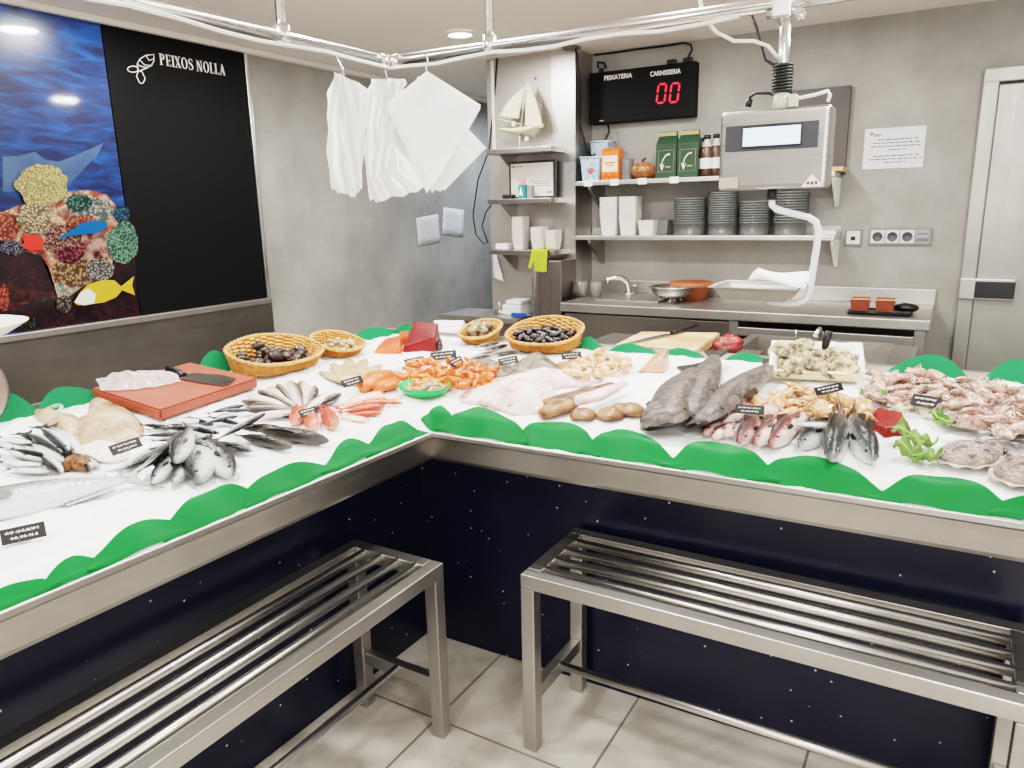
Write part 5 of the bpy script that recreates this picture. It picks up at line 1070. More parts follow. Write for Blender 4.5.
# ---- fillets, wings, chunks
def fillet(name, label, cat, path, hw, mt, th=.35, amp=.004, sc=22, n=18, group=None, lift=0.0, seed=None, cap=True, sub_=3):
    P = [ice(*p) for p in path]
    # resample
    pts = []; ws = []
    for i in range(len(P)-1):
        for k in range(sub_):
            u = k/sub_; pts.append(P[i].lerp(P[i+1], u)); ws.append(hw[i]*(1-u)+hw[i+1]*u)
    pts.append(P[-1]); ws.append(hw[-1])
    for _ in range(2): ws = [ws[0]]+[(ws[i-1]+2*ws[i]+ws[i+1])/4 for i in range(1, len(ws)-1)]+[ws[-1]]
    rings = []
    def ring(c, d, w, s=1.0):
        nrm = ice_n(c.x, c.y); sd = nrm.cross(d).normalized(); t = max(w*th, .004)*s
        return [c + sd*(w*s*math.cos(2*PI*k/n)) + nrm*(lift + t*.85 + t*math.sin(2*PI*k/n)*(1 if math.sin(2*PI*k/n) > 0 else .85)) for k in range(n)]
    for i, c in enumerate(pts):
        d = (pts[min(i+1, len(pts)-1)]-pts[max(i-1, 0)]).normalized()
        if i == 0 and cap: rings.append(ring(c-d*ws[0]*.45, d, ws[0], .35)); rings.append(ring(c-d*ws[0]*.3, d, ws[0], .75))
        rings.append(ring(c, d, ws[i]))
        if i == len(pts)-1 and cap: rings.append(ring(c+d*ws[-1]*.3, d, ws[-1], .75)); rings.append(ring(c+d*ws[-1]*.45, d, ws[-1], .35))
    b = bmesh.new(); loft(b, rings); rough(b, sc, amp, seed if seed is not None else random.random()*20)
    return tag(obj(name, b, mt), label, cat, group)
def flap(name, label, cat, outline, h, mt, amp=.008, sc=16, lift=0.0, seed=1.0, group=None, power=2.2, edge=.004):
    P = [ice(*p) for p in outline]; n = len(P); pts = []
    for i in range(n):     # closed smooth curve through the outline
        a, b_, c, d = P[i-1], P[i], P[(i+1) % n], P[(i+2) % n]
        for k in range(5):
            t = k/5; pts.append(((b_*2) + (c-a)*t + (a*2-b_*5+c*4-d)*t*t + (b_*3-a-c*3+d)*t**3)*.5)
    C = sum(pts, Vector())/len(pts); nr = 9; rings = []
    def up(q, r):
        z = edge + h*max(0, 1-r**power); o = Vector((seed*5, seed*2, 0))
        z += (amp*noise.noise(q*sc+o) + .5*amp*noise.noise(q*sc*2.7+o))*(1-r**6)
        return Vector((q.x, q.y, ice_z(q.x, q.y)+lift+max(.001, z)))
    bb = bmesh.new(); rows = []
    bot = [bb.verts.new(Vector((p.x, p.y, ice_z(p.x, p.y)+lift-.003))) for p in pts]; rows.append(bot)
    for k in range(nr): r = 1-k/nr*.97; rows.append([bb.verts.new(up(C.lerp(p, r), r)) for p in pts])
    top = bb.verts.new(up(C, 0)); m_ = len(pts)
    for A, B2 in zip(rows, rows[1:]):
        for i in range(m_): j = (i+1) % m_; f = bb.faces.new((A[i], A[j], B2[j], B2[i])); f.smooth = True
    for i in range(m_): f = bb.faces.new((rows[-1][i], rows[-1][(i+1) % m_], top)); f.smooth = True
    bb.faces.new(bot[::-1])
    return tag(obj(name, bb, mt), label, cat, group)
M_SKATE = mat('skate_flesh', rgb(208, 190, 168), .4, var=(rgb(168, 144, 120), 16, .14), bump=(22, .5))
M_GSKATE = mat('grey_skate_skin', rgb(164, 154, 140), .4, var=(rgb(104, 96, 86), 34, .14), bump=(50, .5))
M_PALE = mat('pale_white_flesh', rgb(238, 228, 224), .35, var=(rgb(214, 178, 174), 16, .16), bump=(30, .4))
M_BROWN = mat('brown_slick_skin', rgb(182, 142, 108), .38, var=(rgb(132, 90, 64), 22, .14), bump=(40, .4))
M_SOLE = mat('sole_skin', rgb(150, 120, 94), .4, var=(rgb(104, 78, 60), 30, .15), bump=(40, .4))
M_TUNA = mat('red_tuna_flesh', rgb(156, 48, 48), .4, var=(rgb(112, 28, 32), 14, .2))
M_SALM = mat('salmon_flesh', rgb(238, 128, 88), .25, var=(rgb(224, 96, 62), 10, .3), coat=.3)
M_SWORD = mat('pale_pink_steak', rgb(226, 186, 162), .3, var=(rgb(206, 154, 130), 9, .3), coat=.3)
M_CREAM = mat('cream_squid_flesh', rgb(228, 200, 164), .25, var=(rgb(196, 124, 78), 6, .2), coat=.4, rnd=.1)
M_SQP = mat('pink_squid_flesh', rgb(230, 208, 196), .22, var=(rgb(150, 100, 90), 7, .2), coat=.5, rnd=.14)
flap('skate_wing', 'smooth beige skate wing behind the sardines, left of two', 'skate', [(34, 413), (42, 410), (62, 416), (78, 418), (84, 436), (74, 446), (58, 434), (42, 424)], .022, M_SKATE, seed=2)
flap('skate_wing', 'large beige skate wing in front of the red cutting board', 'skate', [(75, 422), (87, 415), (91, 402), (101, 399), (125, 409), (140, 422), (144, 431), (134, 441), (108, 447), (82, 448), (75, 440)], .026, M_SKATE, amp=.010, sc=13, seed=4)
fillet('skate_wing', 'pale flap of skate between sardine heap and black price tag', 'skate', [(84, 449), (104, 454), (118, 460)], [.05, .055, .03], mat('pale_skate', rgb(230, 222, 210), .4), th=.12, amp=.006)
fillet('fish_roe', 'small brown orange heap of roe beside the sardine heads', 'roe', [(66, 468), (76, 467), (86, 470)], [.016, .022, .014], mat('brown_roe', rgb(172, 126, 84), .4, var=(rgb(96, 58, 36), 80, .14), bump=(90, .6)), th=.8, amp=.012, sc=60)
# fan of pale fillets
for i, (e, w) in enumerate((((322, 373), .022), ((333, 366), .024), ((349, 362), .024), ((365, 360), .024), ((380, 367), .022), ((338, 382), .026))):
    fillet('pale_fillet', 'translucent beige fillet laid in the fan behind the orange salmon', 'fillet', [(350, 385), tuple((Vector((350, 385))+Vector(e))/2), e], [.026, w*1.5, .012], mat('beige_fillet', rgb(206, 192, 166), .25, var=(rgb(180, 158, 126), 20, .3), rnd=.1), th=.3, amp=.006, sc=30, group='fan of beige fillets', lift=.004*(i % 3))
for path, hw, lb in (([(364, 390), (376, 384), (388, 379)], [.03, .045, .03], 'mottled orange fish piece behind the red mullets, largest'), ([(378, 392), (388, 389), (396, 384)], [.026, .034, .02], 'mottled orange fish piece next to the green clam dish'), ([(386, 378), (398, 378), (408, 380)], [.018, .026, .014], 'small mottled orange piece under the prawns')):
    fillet('orange_fillet', lb, 'fillet', path, hw, mat('mottled_orange', rgb(238, 140, 96), .3, var=(rgb(216, 110, 70), 45, .15), bump=(60, .3)), th=.6, amp=.008, sc=30)
def chunk(name, label, cat, base, topp, mt, hgt, skin=None, group=None, bev=.006):
    """base: ground outline in px; a wedge rising to height hgt along the edge between topp indices"""
    b = bmesh.new(); lo = [ice(*p, -.004) for p in base]; hi = []
    for i, p in enumerate(lo): q = p.copy(); q.z += hgt[i]; c = sum(lo, Vector())/len(lo); q.x += (c.x-q.x)*topp; q.y += (c.y-q.y)*topp; hi.append(q)
    L = [b.verts.new(p) for p in lo]; H = [b.verts.new(p) for p in hi]; b.faces.new(L[::-1]); b.faces.new(H); n = len(L)
    for i in range(n): j = (i+1) % n; b.faces.new((L[i], L[j], H[j], H[i]))
    bmesh.ops.bevel(b, geom=b.edges[:], offset=bev, segments=3, affect='EDGES', profile=.6); bmesh.ops.triangulate(b, faces=[f for f in b.faces if len(f.verts) > 4]); bmesh.ops.subdivide_edges(b, edges=b.edges[:], cuts=2, use_grid_fill=True); rough(b, 26, .0035, random.random()*9)
    for f in b.faces: f.smooth = True
    return tag(obj(name, b, mt), label, cat, group)
chunk('salmon_chunk', 'orange salmon chunk left of the dark red tuna block', 'fish piece', [(372, 354), (402, 354), (404, 346), (384, 345)], .15, M_SALM, [.012, .05, .05, .03])
chunk('salmon_chunk', 'small orange salmon piece between salmon chunk and tuna', 'fish piece', [(398, 345), (408, 346), (410, 341), (400, 340)], .1, M_SALM, [.02, .045, .05, .04])
tk = chunk('tuna_block', 'big dark red tuna block standing at the back, left of the clam basket', 'fish piece', [(402, 352), (436, 352), (441, 343), (414, 340)], .12, M_TUNA, [.025, .06, .085, .085])
fillet('tuna_skin_piece', 'dark skin piece at the right side of the tuna block', 'fish piece', [(434, 340), (438, 344), (440, 350)], [.014, .02, .012], mat('dark_skin', rgb(74, 66, 66), .25), th=.8)
chunk('ice_sack', 'crumpled white sheet over ice at the back beside the clam basket', 'sheet', [(440, 338), (462, 334), (466, 326), (432, 326)], .1, PAPER, [.01, .02, .03, .03])
chunk('swordfish_steak', 'pale pink wedge of fish standing alone on the ice', 'fish piece', [(636, 373), (664, 373), (670, 367), (654, 362)], .12, M_SWORD, [.006, .062, .07, .03])
chunk('tuna_piece', 'red tuna piece on white ice beside the lettuce', 'fish piece', [(863, 424), (884, 438), (913, 435), (903, 421), (876, 415)], .12, mat('bright_tuna', rgb(158, 56, 52), .34, var=(rgb(130, 36, 38), 30, .2)), [.018, .026, .018, .028, .028])
p = at_z(728, 352, .90)
# monkfish tails etc
flap('monkfish_tail', 'large white monkfish tail, rearmost of the pale pieces', 'fish piece', [(460, 397), (478, 387), (505, 380), (530, 374), (562, 371), (596, 374), (604, 380), (576, 387), (540, 390), (508, 398), (480, 404), (464, 402)], .034, M_PALE, amp=.016, sc=14, seed=3)
flap('monkfish_tail', 'white monkfish tail in the middle of the pale pieces', 'fish piece', [(478, 403), (500, 395), (526, 390), (552, 388), (548, 399), (520, 404), (496, 407)], .036, M_PALE, amp=.014, sc=18, seed=7, lift=.004)
flap('monkfish_tail', 'white monkfish tail nearest the front among the pale pieces', 'fish piece', [(488, 406), (510, 400), (535, 396), (557, 394), (553, 405), (542, 413), (520, 415), (503, 412)], .036, M_PALE, amp=.014, sc=18, seed=9)
for q_, lb in (((464, 400), 'small pink raw end piece beside the green clam dish'), ((509, 411), 'small pink raw end piece at the front of the white fish')):
    fillet('pink_end_piece', lb, 'fish piece', [q_, (q_[0]+8, q_[1]-3)], [.012, .014], mat('raw_pink', rgb(206, 110, 104), .25, var=(rgb(226, 190, 180), 40, .2)), th=.8, amp=.006, sc=40)
flap('grey_skate', 'grey brown skate behind the white fish, left one', 'skate', [(475, 363), (486, 360), (501, 365), (514, 367), (510, 375), (497, 379), (480, 373)], .02, M_GSKATE, amp=.010, seed=5)
flap('grey_skate', 'grey brown skate behind the white fish, right one with raised centre', 'skate', [(510, 368), (522, 361), (537, 355), (548, 359), (560, 369), (558, 375), (536, 379), (516, 381), (504, 379)], .05, M_GSKATE, amp=.014, seed=6, power=1.2)
fillet('brown_sole', 'long brown flatfish lying above the round brown fillets', 'fish', [(544, 408), (566, 402), (590, 395), (612, 388)], [.03, .036, .03, .022], M_SOLE, th=.45, amp=.006, sc=20)
fillet('brown_fillet', 'shiny brown fillet at the left end of the row of four', 'fillet', [(545, 417), (558, 413), (572, 408)], [.03, .04, .03], M_BROWN, th=.5, amp=.006, sc=24)
for path, hw, lb in (([(576, 417), (584, 417.5), (591, 418)], [.034, .042, .03], 'shiny brown fillet, second of the row of four'), ([(603, 417), (611, 417.5), (619, 418)], [.036, .044, .03], 'shiny brown fillet, third of the row of four'), ([(618, 410), (628, 412), (637, 415)], [.036, .044, .034], 'shiny brown fillet at the right end beside the hake head')):
    fillet('brown_fillet', lb, 'fillet', path, hw, M_BROWN, th=.34, amp=.006, sc=26)
fillet('white_fish_piece', 'white fish piece with small dark spot lying on the brown fillets', 'fish piece', [(579, 411), (598, 407), (614, 399), (624, 393)], [.022, .028, .022, .014], M_PALE, th=.6, amp=.006, sc=22, lift=.022)

for path, hw, lb in (([(732, 414), (764, 417), (800, 420)], [.02, .034, .018], 'long pale white fillet behind the gutted fish row'), ([(700, 426), (712, 424), (726, 418)], [.018, .024, .014], 'ragged red and white raw piece beside the hake head'), ([(716, 434), (730, 438), (744, 440)], [.018, .022, .016], 'ragged pink raw piece at the front of the gutted fish')):
    fillet('raw_fish_piece', lb, 'fish piece', path, hw, mat('raw_red_white', rgb(232, 214, 208), .22, var=(rgb(168, 92, 90), 24, .12), coat=.5), th=.5, amp=.010, sc=30, lift=.006)
# ---- small shellfish kinds
def shell_bm(w, l, t, ridges=0, seed=0, amp=0.0, n=24, m=12):
    b = bmesh.new(); ball(b, (0, 0, 0), (l/2, w/2, t/2), u=n, v=m)
    for v in b.verts:
        u = v.co.x/(l/2); v.co.y *= 1-.35*max(0, u)**2 - .12*u; e = abs(v.co.z)/(t/2); v.co.z *= 1+.25*(1-abs(u))
        if ridges: v.co *= 1+.025*math.sin(ridges*u*3)
    if amp: rough(b, 6/l, amp*l, seed)
    return b
def ramp2(name, a, b_, c, sc, rough=.3, rnd=.2):
    return mat(name, a, rough, var=(b_, sc, .25), rnd=rnd, coat=.3)
CLAM = [('clam', mesh_of('clam', shell_bm(.8, 1, .55, 6, k), mm)) for k, mm in ((0, ramp2('clam_tan', rgb(196, 178, 146), rgb(108, 84, 60), 0, 4)), (1, ramp2('clam_pale', rgb(206, 190, 160), rgb(120, 100, 74), 0, 4)), (2, ramp2('clam_dark', rgb(140, 118, 92), rgb(66, 50, 38), 0, 5)))]
CLAMW = [('clam', mesh_of('pale_clam', shell_bm(.8, 1, .55, 6, k), mm)) for k, mm in ((3, ramp2('clam_cream', rgb(230, 212, 186), rgb(160, 122, 88), 0, 4)), (4, ramp2('clam_pinkish', rgb(214, 184, 158), rgb(140, 104, 80), 0, 4)))]
MUSS = [('mussel', mesh_of('mussel', shell_bm(.5, 1, .38, 4, 5), ramp_mat('mussel_shell', [(0, rgb(20, 18, 26)), (.6, rgb(38, 34, 44)), (1, rgb(86, 76, 84))], .18, axis=0, mott=(5, .3), coat=.6)))]
b1 = shell_bm(.55, 1, .5, 5, 6, .03); DK = mesh_of('dark_shell', b1, ramp2('dark_brown_shell', rgb(84, 66, 56), rgb(40, 30, 26), 0, 4, .35)); DK2 = mesh_of('dark_shell', shell_bm(.7, 1, .5, 5, 9, .04), ramp2('brown_grey_shell', rgb(120, 104, 92), rgb(54, 42, 36), 0, 5, .35))
b2 = bmesh.new(); ball(b2, (.46, 0, .02), (.1, .13, .1), u=10, v=6); TIP = mesh_of('dark_shell_tip', b2, mat('pale_tip', rgb(170, 160, 146), .4))
DARK = [('dark_shellfish', [('shell', DK), ('pale_tip', TIP)]), ('dark_shellfish', [('shell', DK2)]), ('dark_shellfish', [('shell', DK)])]
def prawn_proto(name, col, col2, arc=3.4):
    b = bmesh.new(); n = 26; pts = []; rr = []
    for i in range(n):
        u = i/(n-1); a = arc*u; R_ = .3+.06*u; pts.append((R_*math.cos(a), R_*math.sin(a), 0)); rr.append((.05+.09*math.sin(PI*min(1, u*.62+.30))**.8)*(1-.5*u)*(1+.06*math.cos(u*44))*1.6)
    tube(b, pts, rr, 10); m1 = mat(name+'_shell', col, .25, var=(col2, 9, .25), rnd=.15, coat=.4)
    parts = [('body', mesh_of(name+'_body', b, m1))]
    a = arc; c = Vector((.36*math.cos(a), .36*math.sin(a), 0)); t = Vector((-math.sin(a), math.cos(a), 0)); s = Vector((math.cos(a), math.sin(a), 0))
    b = bmesh.new()
    for k in (-1, 0, 1):
        d = (t + s*k*.5).normalized(); w = Vector((-d.y, d.x, 0)); vs = [b.verts.new(c + v) for v in (Vector((0, 0, .01*k)), d*.1+w*.035, d*.17, d*.1-w*.035)]; b.faces.new(vs)
    parts.append(('tail_fan', mesh_of(name+'_fan', b, m1)))
    b = bmesh.new()
    for k in (-1, 1): tube(b, [(.3, -.02, .02*k), (.3+.06*k, -.2, .05), (.2+.2*k, -.42, .02)], [.012, .008, .004], 5)
    tube(b, [(.32, -.0, .05), (.33, -.14, .05)], [.035, .004], 6)
    parts.append(('antennae', mesh_of(name+'_ant', b, m1)))
    b = bmesh.new()
    for k in range(6): a = .25+k*.3; tube(b, [(.25*math.cos(a), .25*math.sin(a), 0), (.13*math.cos(a+.1), .13*math.sin(a+.1), .03)], [.018, .006], 5)
    parts.append(('legs', mesh_of(name+'_legs', b, m1)))
    b = bmesh.new(); ball(b, (.31, -.05, .085), .026, u=8, v=5); parts.append(('eye', mesh_of(name+'_eye', b, EYE)))
    return (name, parts)
PRAWN = prawn_proto('prawn', rgb(240, 150, 96), rgb(214, 104, 62)); LANG = prawn_proto('pale_prawn', rgb(242, 214, 184), rgb(226, 168, 128), 2.6)
def squid_proto(name, mt, seed):
    b = bmesh.new(); rings = []
    for x, r in ((-.5, .01), (-.46, .05), (-.36, .11), (-.2, .17), (0, .2), (.12, .19), (.17, .15)): rings.append([(x, r*math.cos(2*PI*k/14), r*.8*math.sin(2*PI*k/14)) for k in range(14)])
    loft(b, rings); rough(b, 4, .03, seed); parts = [('mantle', mesh_of(name+'_m', b, mt))]
    b = bmesh.new(); ball(b, (.22, 0, 0), (.1, .11, .09), u=12, v=8); 
    rg = random.Random(seed)
    for k in range(7):
        a = 2*PI*k/7; y, z = .06*math.cos(a), .05*math.sin(a); c1 = rg.uniform(-.12, .12); c2 = rg.uniform(-.16, .16)
        tube(b, [(.27, y, z), (.36, y*1.8+c1*.5, z*1.3), (.44, y*2+c1, z*.9-.03), (.47+rg.uniform(-.05, .1), y*2+c1+c2, -.05)], [.035, .03, .022, .008], 7)
    parts.append(('tentacles', mesh_of(name+'_t', b, mt)))
    b = bmesh.new()
    for s in (-1, 1):
        vs = [b.verts.new(v) for v in ((-.48, .03*s, 0), (-.4, .2*s, .02), (-.26, .25*s, 0), (-.2, .15*s, -.02))]; b.faces.new(vs)
    parts.append(('fin', mesh_of(name+'_f', b, mt))); return (name, parts)
def inside(p, poly):
    c = False; n = len(poly)
    for i in range(n):
        (x1, y1), (x2, y2) = poly[i], poly[i-1]
        if (y1 > p[1]) != (y2 > p[1]) and p[0] < (x2-x1)*(p[1]-y1)/(y2-y1)+x1: c = not c
    return c
def pile(protos, n, poly, size, label, cat, group, thick=.3, tilt=.5, spread=.62, roll=True, lim=.05):
    xs = [p[0] for p in poly]; ys = [p[1] for p in poly]; done = []; tries = 0
    while len(done) < n and tries < n*60:
        tries += 1; q = (random.uniform(min(xs), max(xs)), random.uniform(min(ys), max(ys)))
        if not inside(q, poly): continue
        s = random.uniform(*size); g = ice(*q); near = [d for d in done if (d[0]-g).length < (s+d[1])*.5*spread]
        h = s*thick*.45
        if near: h = min(lim, max(d[2] for d in near) + s*thick*.42)
        if near and h >= lim*.98: continue
        done.append((g, s, h)); P = ice(*q, h)
        nn = (ice_n(P.x, P.y) + Vector((random.uniform(-tilt, tilt), random.uniform(-tilt, tilt), 0))).normalized()
        pr_ = random.choice(protos); place(pr_, spun(P, random.uniform(0, 2*PI), nn, s, random.choice((0, PI)) if roll else 0), label, cat, group)
pile([PRAWN], 62, [(404, 372), (412, 364), (440, 360), (470, 361), (500, 366), (500, 378), (488, 386), (470, 391), (440, 384), (414, 381)], (.058, .074), 'orange pink prawn in the heap behind the green clam dish', 'prawn', 'orange prawns heaped on the ice', thick=.3, lim=.042)
pile([LANG], 48, [(562, 366), (575, 356), (600, 353), (622, 358), (630, 366), (622, 373), (590, 374), (570, 373)], (.055, .075), 'pale orange prawn in the heap right of the mussel basket', 'prawn', 'pale prawns heaped before the cutting board', thick=.26, lim=.034)
SQO = [squid_proto('small_squid', M_CREAM, k) for k in (1, 2, 3)]
pile(SQO, 34, [(752, 404), (766, 394), (800, 388), (836, 392), (860, 404), (868, 414), (840, 418), (800, 416), (770, 412)], (.085, .12), 'small cream and orange squid in the heap before the oyster tray', 'squid', 'cream squid heaped below the oysters', thick=.3, lim=.035)
SQP = [squid_proto('pink_squid', M_SQP, k) for k in (5, 6, 7, 8)]
pile(SQP, 60, [(868, 388), (880, 376), (920, 372), (960, 378), (996, 386), (980, 396), (940, 402), (900, 402), (872, 398)], (.06, .095), 'small pinkish brown squid in the heap at the back right of the ice', 'squid', 'small pink squid heaped at the back right', thick=.3, lim=.04)
pile([squid_proto('plump_squid', M_SQP, k) for k in (11, 12)], 32, [(952, 408), (970, 392), (1000, 386), (1040, 394), (1060, 420), (1030, 434), (1000, 432), (968, 424)], (.085, .115), 'plump white and pink squid in the heap behind the cuttlefish', 'squid', 'plump squid at the right edge', thick=.36, lim=.05)
pile([squid_proto('pale_squid', mat('pale_squid', rgb(232, 222, 200), .25, coat=.4, rnd=.08), 14)], 7, [(884, 398), (900, 396), (934, 404), (926, 414), (900, 410)], (.05, .075), 'pale cream squid at the front of the pink heap by the tag', 'squid', 'pale squid before the pink heap', thick=.3)

# ---- wicker baskets
WICK = mat('wicker', rgb(228, 182, 126), .55, var=(rgb(190, 134, 82), 40, .3)); WICKR = mat('wicker_rim', rgb(232, 190, 136), .5, var=(rgb(196, 142, 90), 60, .3))
def basket(label, c, rx, ry, hf, hb_, along_y, flare=.022):
    P = ice(*c, .004); n = ice_n(P.x, P.y); m = frame(P, Vector((0, 1, 0)) if along_y else Vector((1, 0, 0)), n)
    t = thing('wicker_basket', label, 'basket', mw=m); nu, nv = 112, 12
    def R_(a): return (abs(math.cos(a)/rx)**2.6 + abs(math.sin(a)/ry)**2.6)**(-1/2.6)
    def Hh(a): k = .5+.5*math.sin(a); return hf+(hb_-hf)*k**1.2
    def wall(off):
        rows = []
        for j in range(nv+1):
            v = j/nv; row = []
            for i in range(nu):
                a = 2*PI*i/nu; r = R_(a)-flare*(1-v) + off + (.0034 if ((i//4)+j) % 2 else -.0034); row.append((r*math.cos(a), r*math.sin(a), Hh(a)*v+.001))
            rows.append(row)
        return rows
    b = bmesh.new(); loft(b, wall(0)+wall(-.007)[::-1], cap0=False, cap1=False, smooth=False); obj('woven_wall', b, WICK, t, False)
    b = bmesh.new(); b.faces.new([b.verts.new(((R_(a)-flare)*math.cos(a), (R_(a)-flare)*math.sin(a), .004)) for a in (2*PI*i/nu for i in range(nu))]); obj('base', b, WICK, t, False)
    b = bmesh.new()
    for ph in (0, PI):
        tube(b, [((R_(a)+.003*math.cos(a*26+ph))*math.cos(a), (R_(a)+.003*math.cos(a*26+ph))*math.sin(a), Hh(a)+.003+.003*math.sin(a*26+ph)) for a in (2*PI*i/220 for i in range(220))], .0046, 6, closed=True)
    obj('braided_rim', b, WICKR, t, False)
    return m, R_, flare
def fill(bk, protos, nn, size, label, cat, group, ymax=.7, thick=.4, layers=2, up=False, bias=0.0):
    m, R_, fl = bk; k = 0; tries = 0; done = []
    while k < nn and tries < nn*200:
        tries += 1; a = random.uniform(0, 2*PI); s = random.uniform(*size); rr = (R_(a)-fl-s*.42)*math.sqrt(random.random())
        x, y = rr*math.cos(a), rr*math.sin(a) + bias
        if rr < 0: continue
        h = .006+s*thick*.5; near = [d for d in done if math.hypot(d[0]-x, d[1]-y) < (s+d[2])*.25]
        if near: h = max(d[3] for d in near)+s*thick*.5
        if h > .008+s*thick*(.7+.5*layers): continue
        done.append((x, y, s, h)); k += 1
        M = m @ Matrix.Translation((x, y, h)) @ Matrix.Rotation(random.uniform(0, 6.28), 4, 'Z') @ Matrix.Rotation(random.uniform(-.5, .5), 4, 'Y') @ Matrix.Rotation(random.uniform(-.6, .6), 4, 'X') @ Matrix.Scale(s, 4)
        place(random.choice(protos), M, label, cat, group)
bA = basket('large oval wicker basket of dark shellfish next to the red board', (276, 366), .182, .118, .036, .088, True)
fill(bA, DARK, 60, (.04, .058), 'dark brown shellfish in the large wicker basket by the red board', 'shellfish', 'dark shellfish in the large wicker basket', thick=.45, layers=3)
bB = basket('small wicker basket of pale clams behind the big dark shellfish one', (338, 352), .10, .095, .026, .062, True)
fill(bB, CLAMW, 60, (.028, .036), 'small pale clam in the wicker basket behind the dark shellfish', 'clam', 'pale clams in the small wicker basket', thick=.5, layers=3)
bC = basket('small wicker basket of brown clams left of the mussel basket', (481, 340), .082, .088, .028, .062, False)
fill(bC, CLAM, 44, (.036, .046), 'brown clam in the small wicker basket left of the mussels', 'clam', 'brown clams in the wicker basket', thick=.5, layers=3)
bD = basket('large wicker basket of black mussels', (545, 346), .152, .115, .034, .088, False)
fill(bD, MUSS, 90, (.045, .058), 'black mussel in the large wicker basket', 'mussel', 'black mussels in the wicker basket', thick=.4, layers=3)
# green dish of clams
P = ice(425, 393, .004); m = frame(P, Vector((1, .15, 0)), ice_n(P.x, P.y)); t = thing('green_dish', 'oval green plastic dish of small clams at the inner corner of the counter', 'dish', mw=m)
b = bmesh.new(); lathe(b, [(0, .001), (.75, .001), (.95, .02), (1.0, .03), (.985, .031), (.92, .022), (.74, .006), (0, .006)], 40, sx=.092, sy=.07)
for v in b.verts: v.co.z += 0
obj('dish_body', b, mat('green_dish_plastic', rgb(60, 190, 110), .3, trans=.15), t, False)
for v in t.children[0].data.vertices: pass
fill((m, lambda a: 1/math.sqrt((math.cos(a)/.088)**2+(math.sin(a)/.066)**2), .010), CLAMW, 90, (.018, .024), 'tiny pale clam in the oval green dish', 'clam', 'tiny clams in the green dish', thick=.5, layers=3)
# oyster tray
A_, B_ = ice(771, 380, .004), ice(861, 384, .004); D_ = at_y(781, 354, A_.y+.16); C_ = at_y(866, 357, B_.y+.16)
ex = (B_-A_); W_ = ex.length; ex.normalize(); ey = ((D_-A_)+(C_-B_))*.5; H_ = ey.length; ey.normalize(); ez = ex.cross(ey).normalized(); ey = ez.cross(ex)
m = Matrix(((ex.x, ey.x, ez.x, A_.x), (ex.y, ey.y, ez.y, A_.y), (ex.z, ey.z, ez.z, A_.z), (0, 0, 0, 1)))
t = thing('oyster_tray', 'white foam tray of oysters propped up at the back right', 'tray', mw=m)
b = bmesh.new(); loft(b, [[(x, y, z) for x, y in ((e, e), (W_-e, e), (W_-e, H_-e), (e, H_-e))] for e, z in ((.012, 0), (0, .035), (.008, .036), (.022, .008))], smooth=False); obj('tray_body', b, mat('cream_foam', rgb(236, 224, 188), .6), t, False)
b = bmesh.new()
def lin_(u, v):
    x = W_*(-.03+1.06*u); y = H_*(-.0+1.05*v); e = min(x, W_-x, y+.02, H_-y); z = .012 + .034*max(0, 1-max(0, e)/.03) + .004*noise.noise(Vector((u*7, v*7, 0))); return Vector((x, y, z))
grid(b, 22, 16, lin_, .001); obj('plastic_liner', b, mat('white_liner', rgb(236, 234, 226), .3), t, False)
OY = []
for k in range(3):
    b = shell_bm(.78, 1, .2, 0, 20+k, n=48, m=20); [setattr(v.co, 'z', v.co.z*(1+.25*math.sin(math.hypot(v.co.x-.3, v.co.y)*30))) for v in b.verts]; rough(b, 2.5, .12, 30+k); rough(b, 9, .022, 40+k); OY.append(('oyster', mesh_of('oyster', b, mat('oyster_shell', rgb(214, 204, 176), .45, var=(rgb(104, 84, 58), 4, .12), bump=(18, .7), rnd=.2))))
for k in range(13):
    i, j = k % 5, k//5
    x = W_*(.14+.17*i+.08*(j % 2)); y = H_*(.16+.3*j); 
    M = m @ Matrix.Translation((min(x, W_*.9), y, .03+.010*(k % 3))) @ Matrix.Rotation(random.uniform(-.7, .7)+(.5 if k % 2 else -.4), 4, 'Z') @ Matrix.Rotation(random.uniform(-.2, .75), 4, 'X') @ Matrix.Rotation(random.uniform(-.35, .35), 4, 'Y') @ Matrix.Scale(random.uniform(.075, .095), 4)
    place(OY[k % 3], M, 'rough pale oyster in the white foam tray', 'oyster', 'oysters in the foam tray')
P = m @ Vector((W_*.57, H_*.55, .03)); top = at_y(829, 331, P.y+.01); t = thing('oyster_knife', 'black handled tool standing upright among the oysters', 'knife', P); d = (top-P)
b = bmesh.new(); tube(b, [P+d*.35, P+d*.5, P+d*.75, P+d*.95, P+d], [.008, .0115, .0135, .0125, .008], 10); obj('handle', b, BLACKP, t)
b = bmesh.new(); tube(b, [P-d*.05, P+d*.36], [.005, .007], 8); obj('blade', b, STEEL, t)
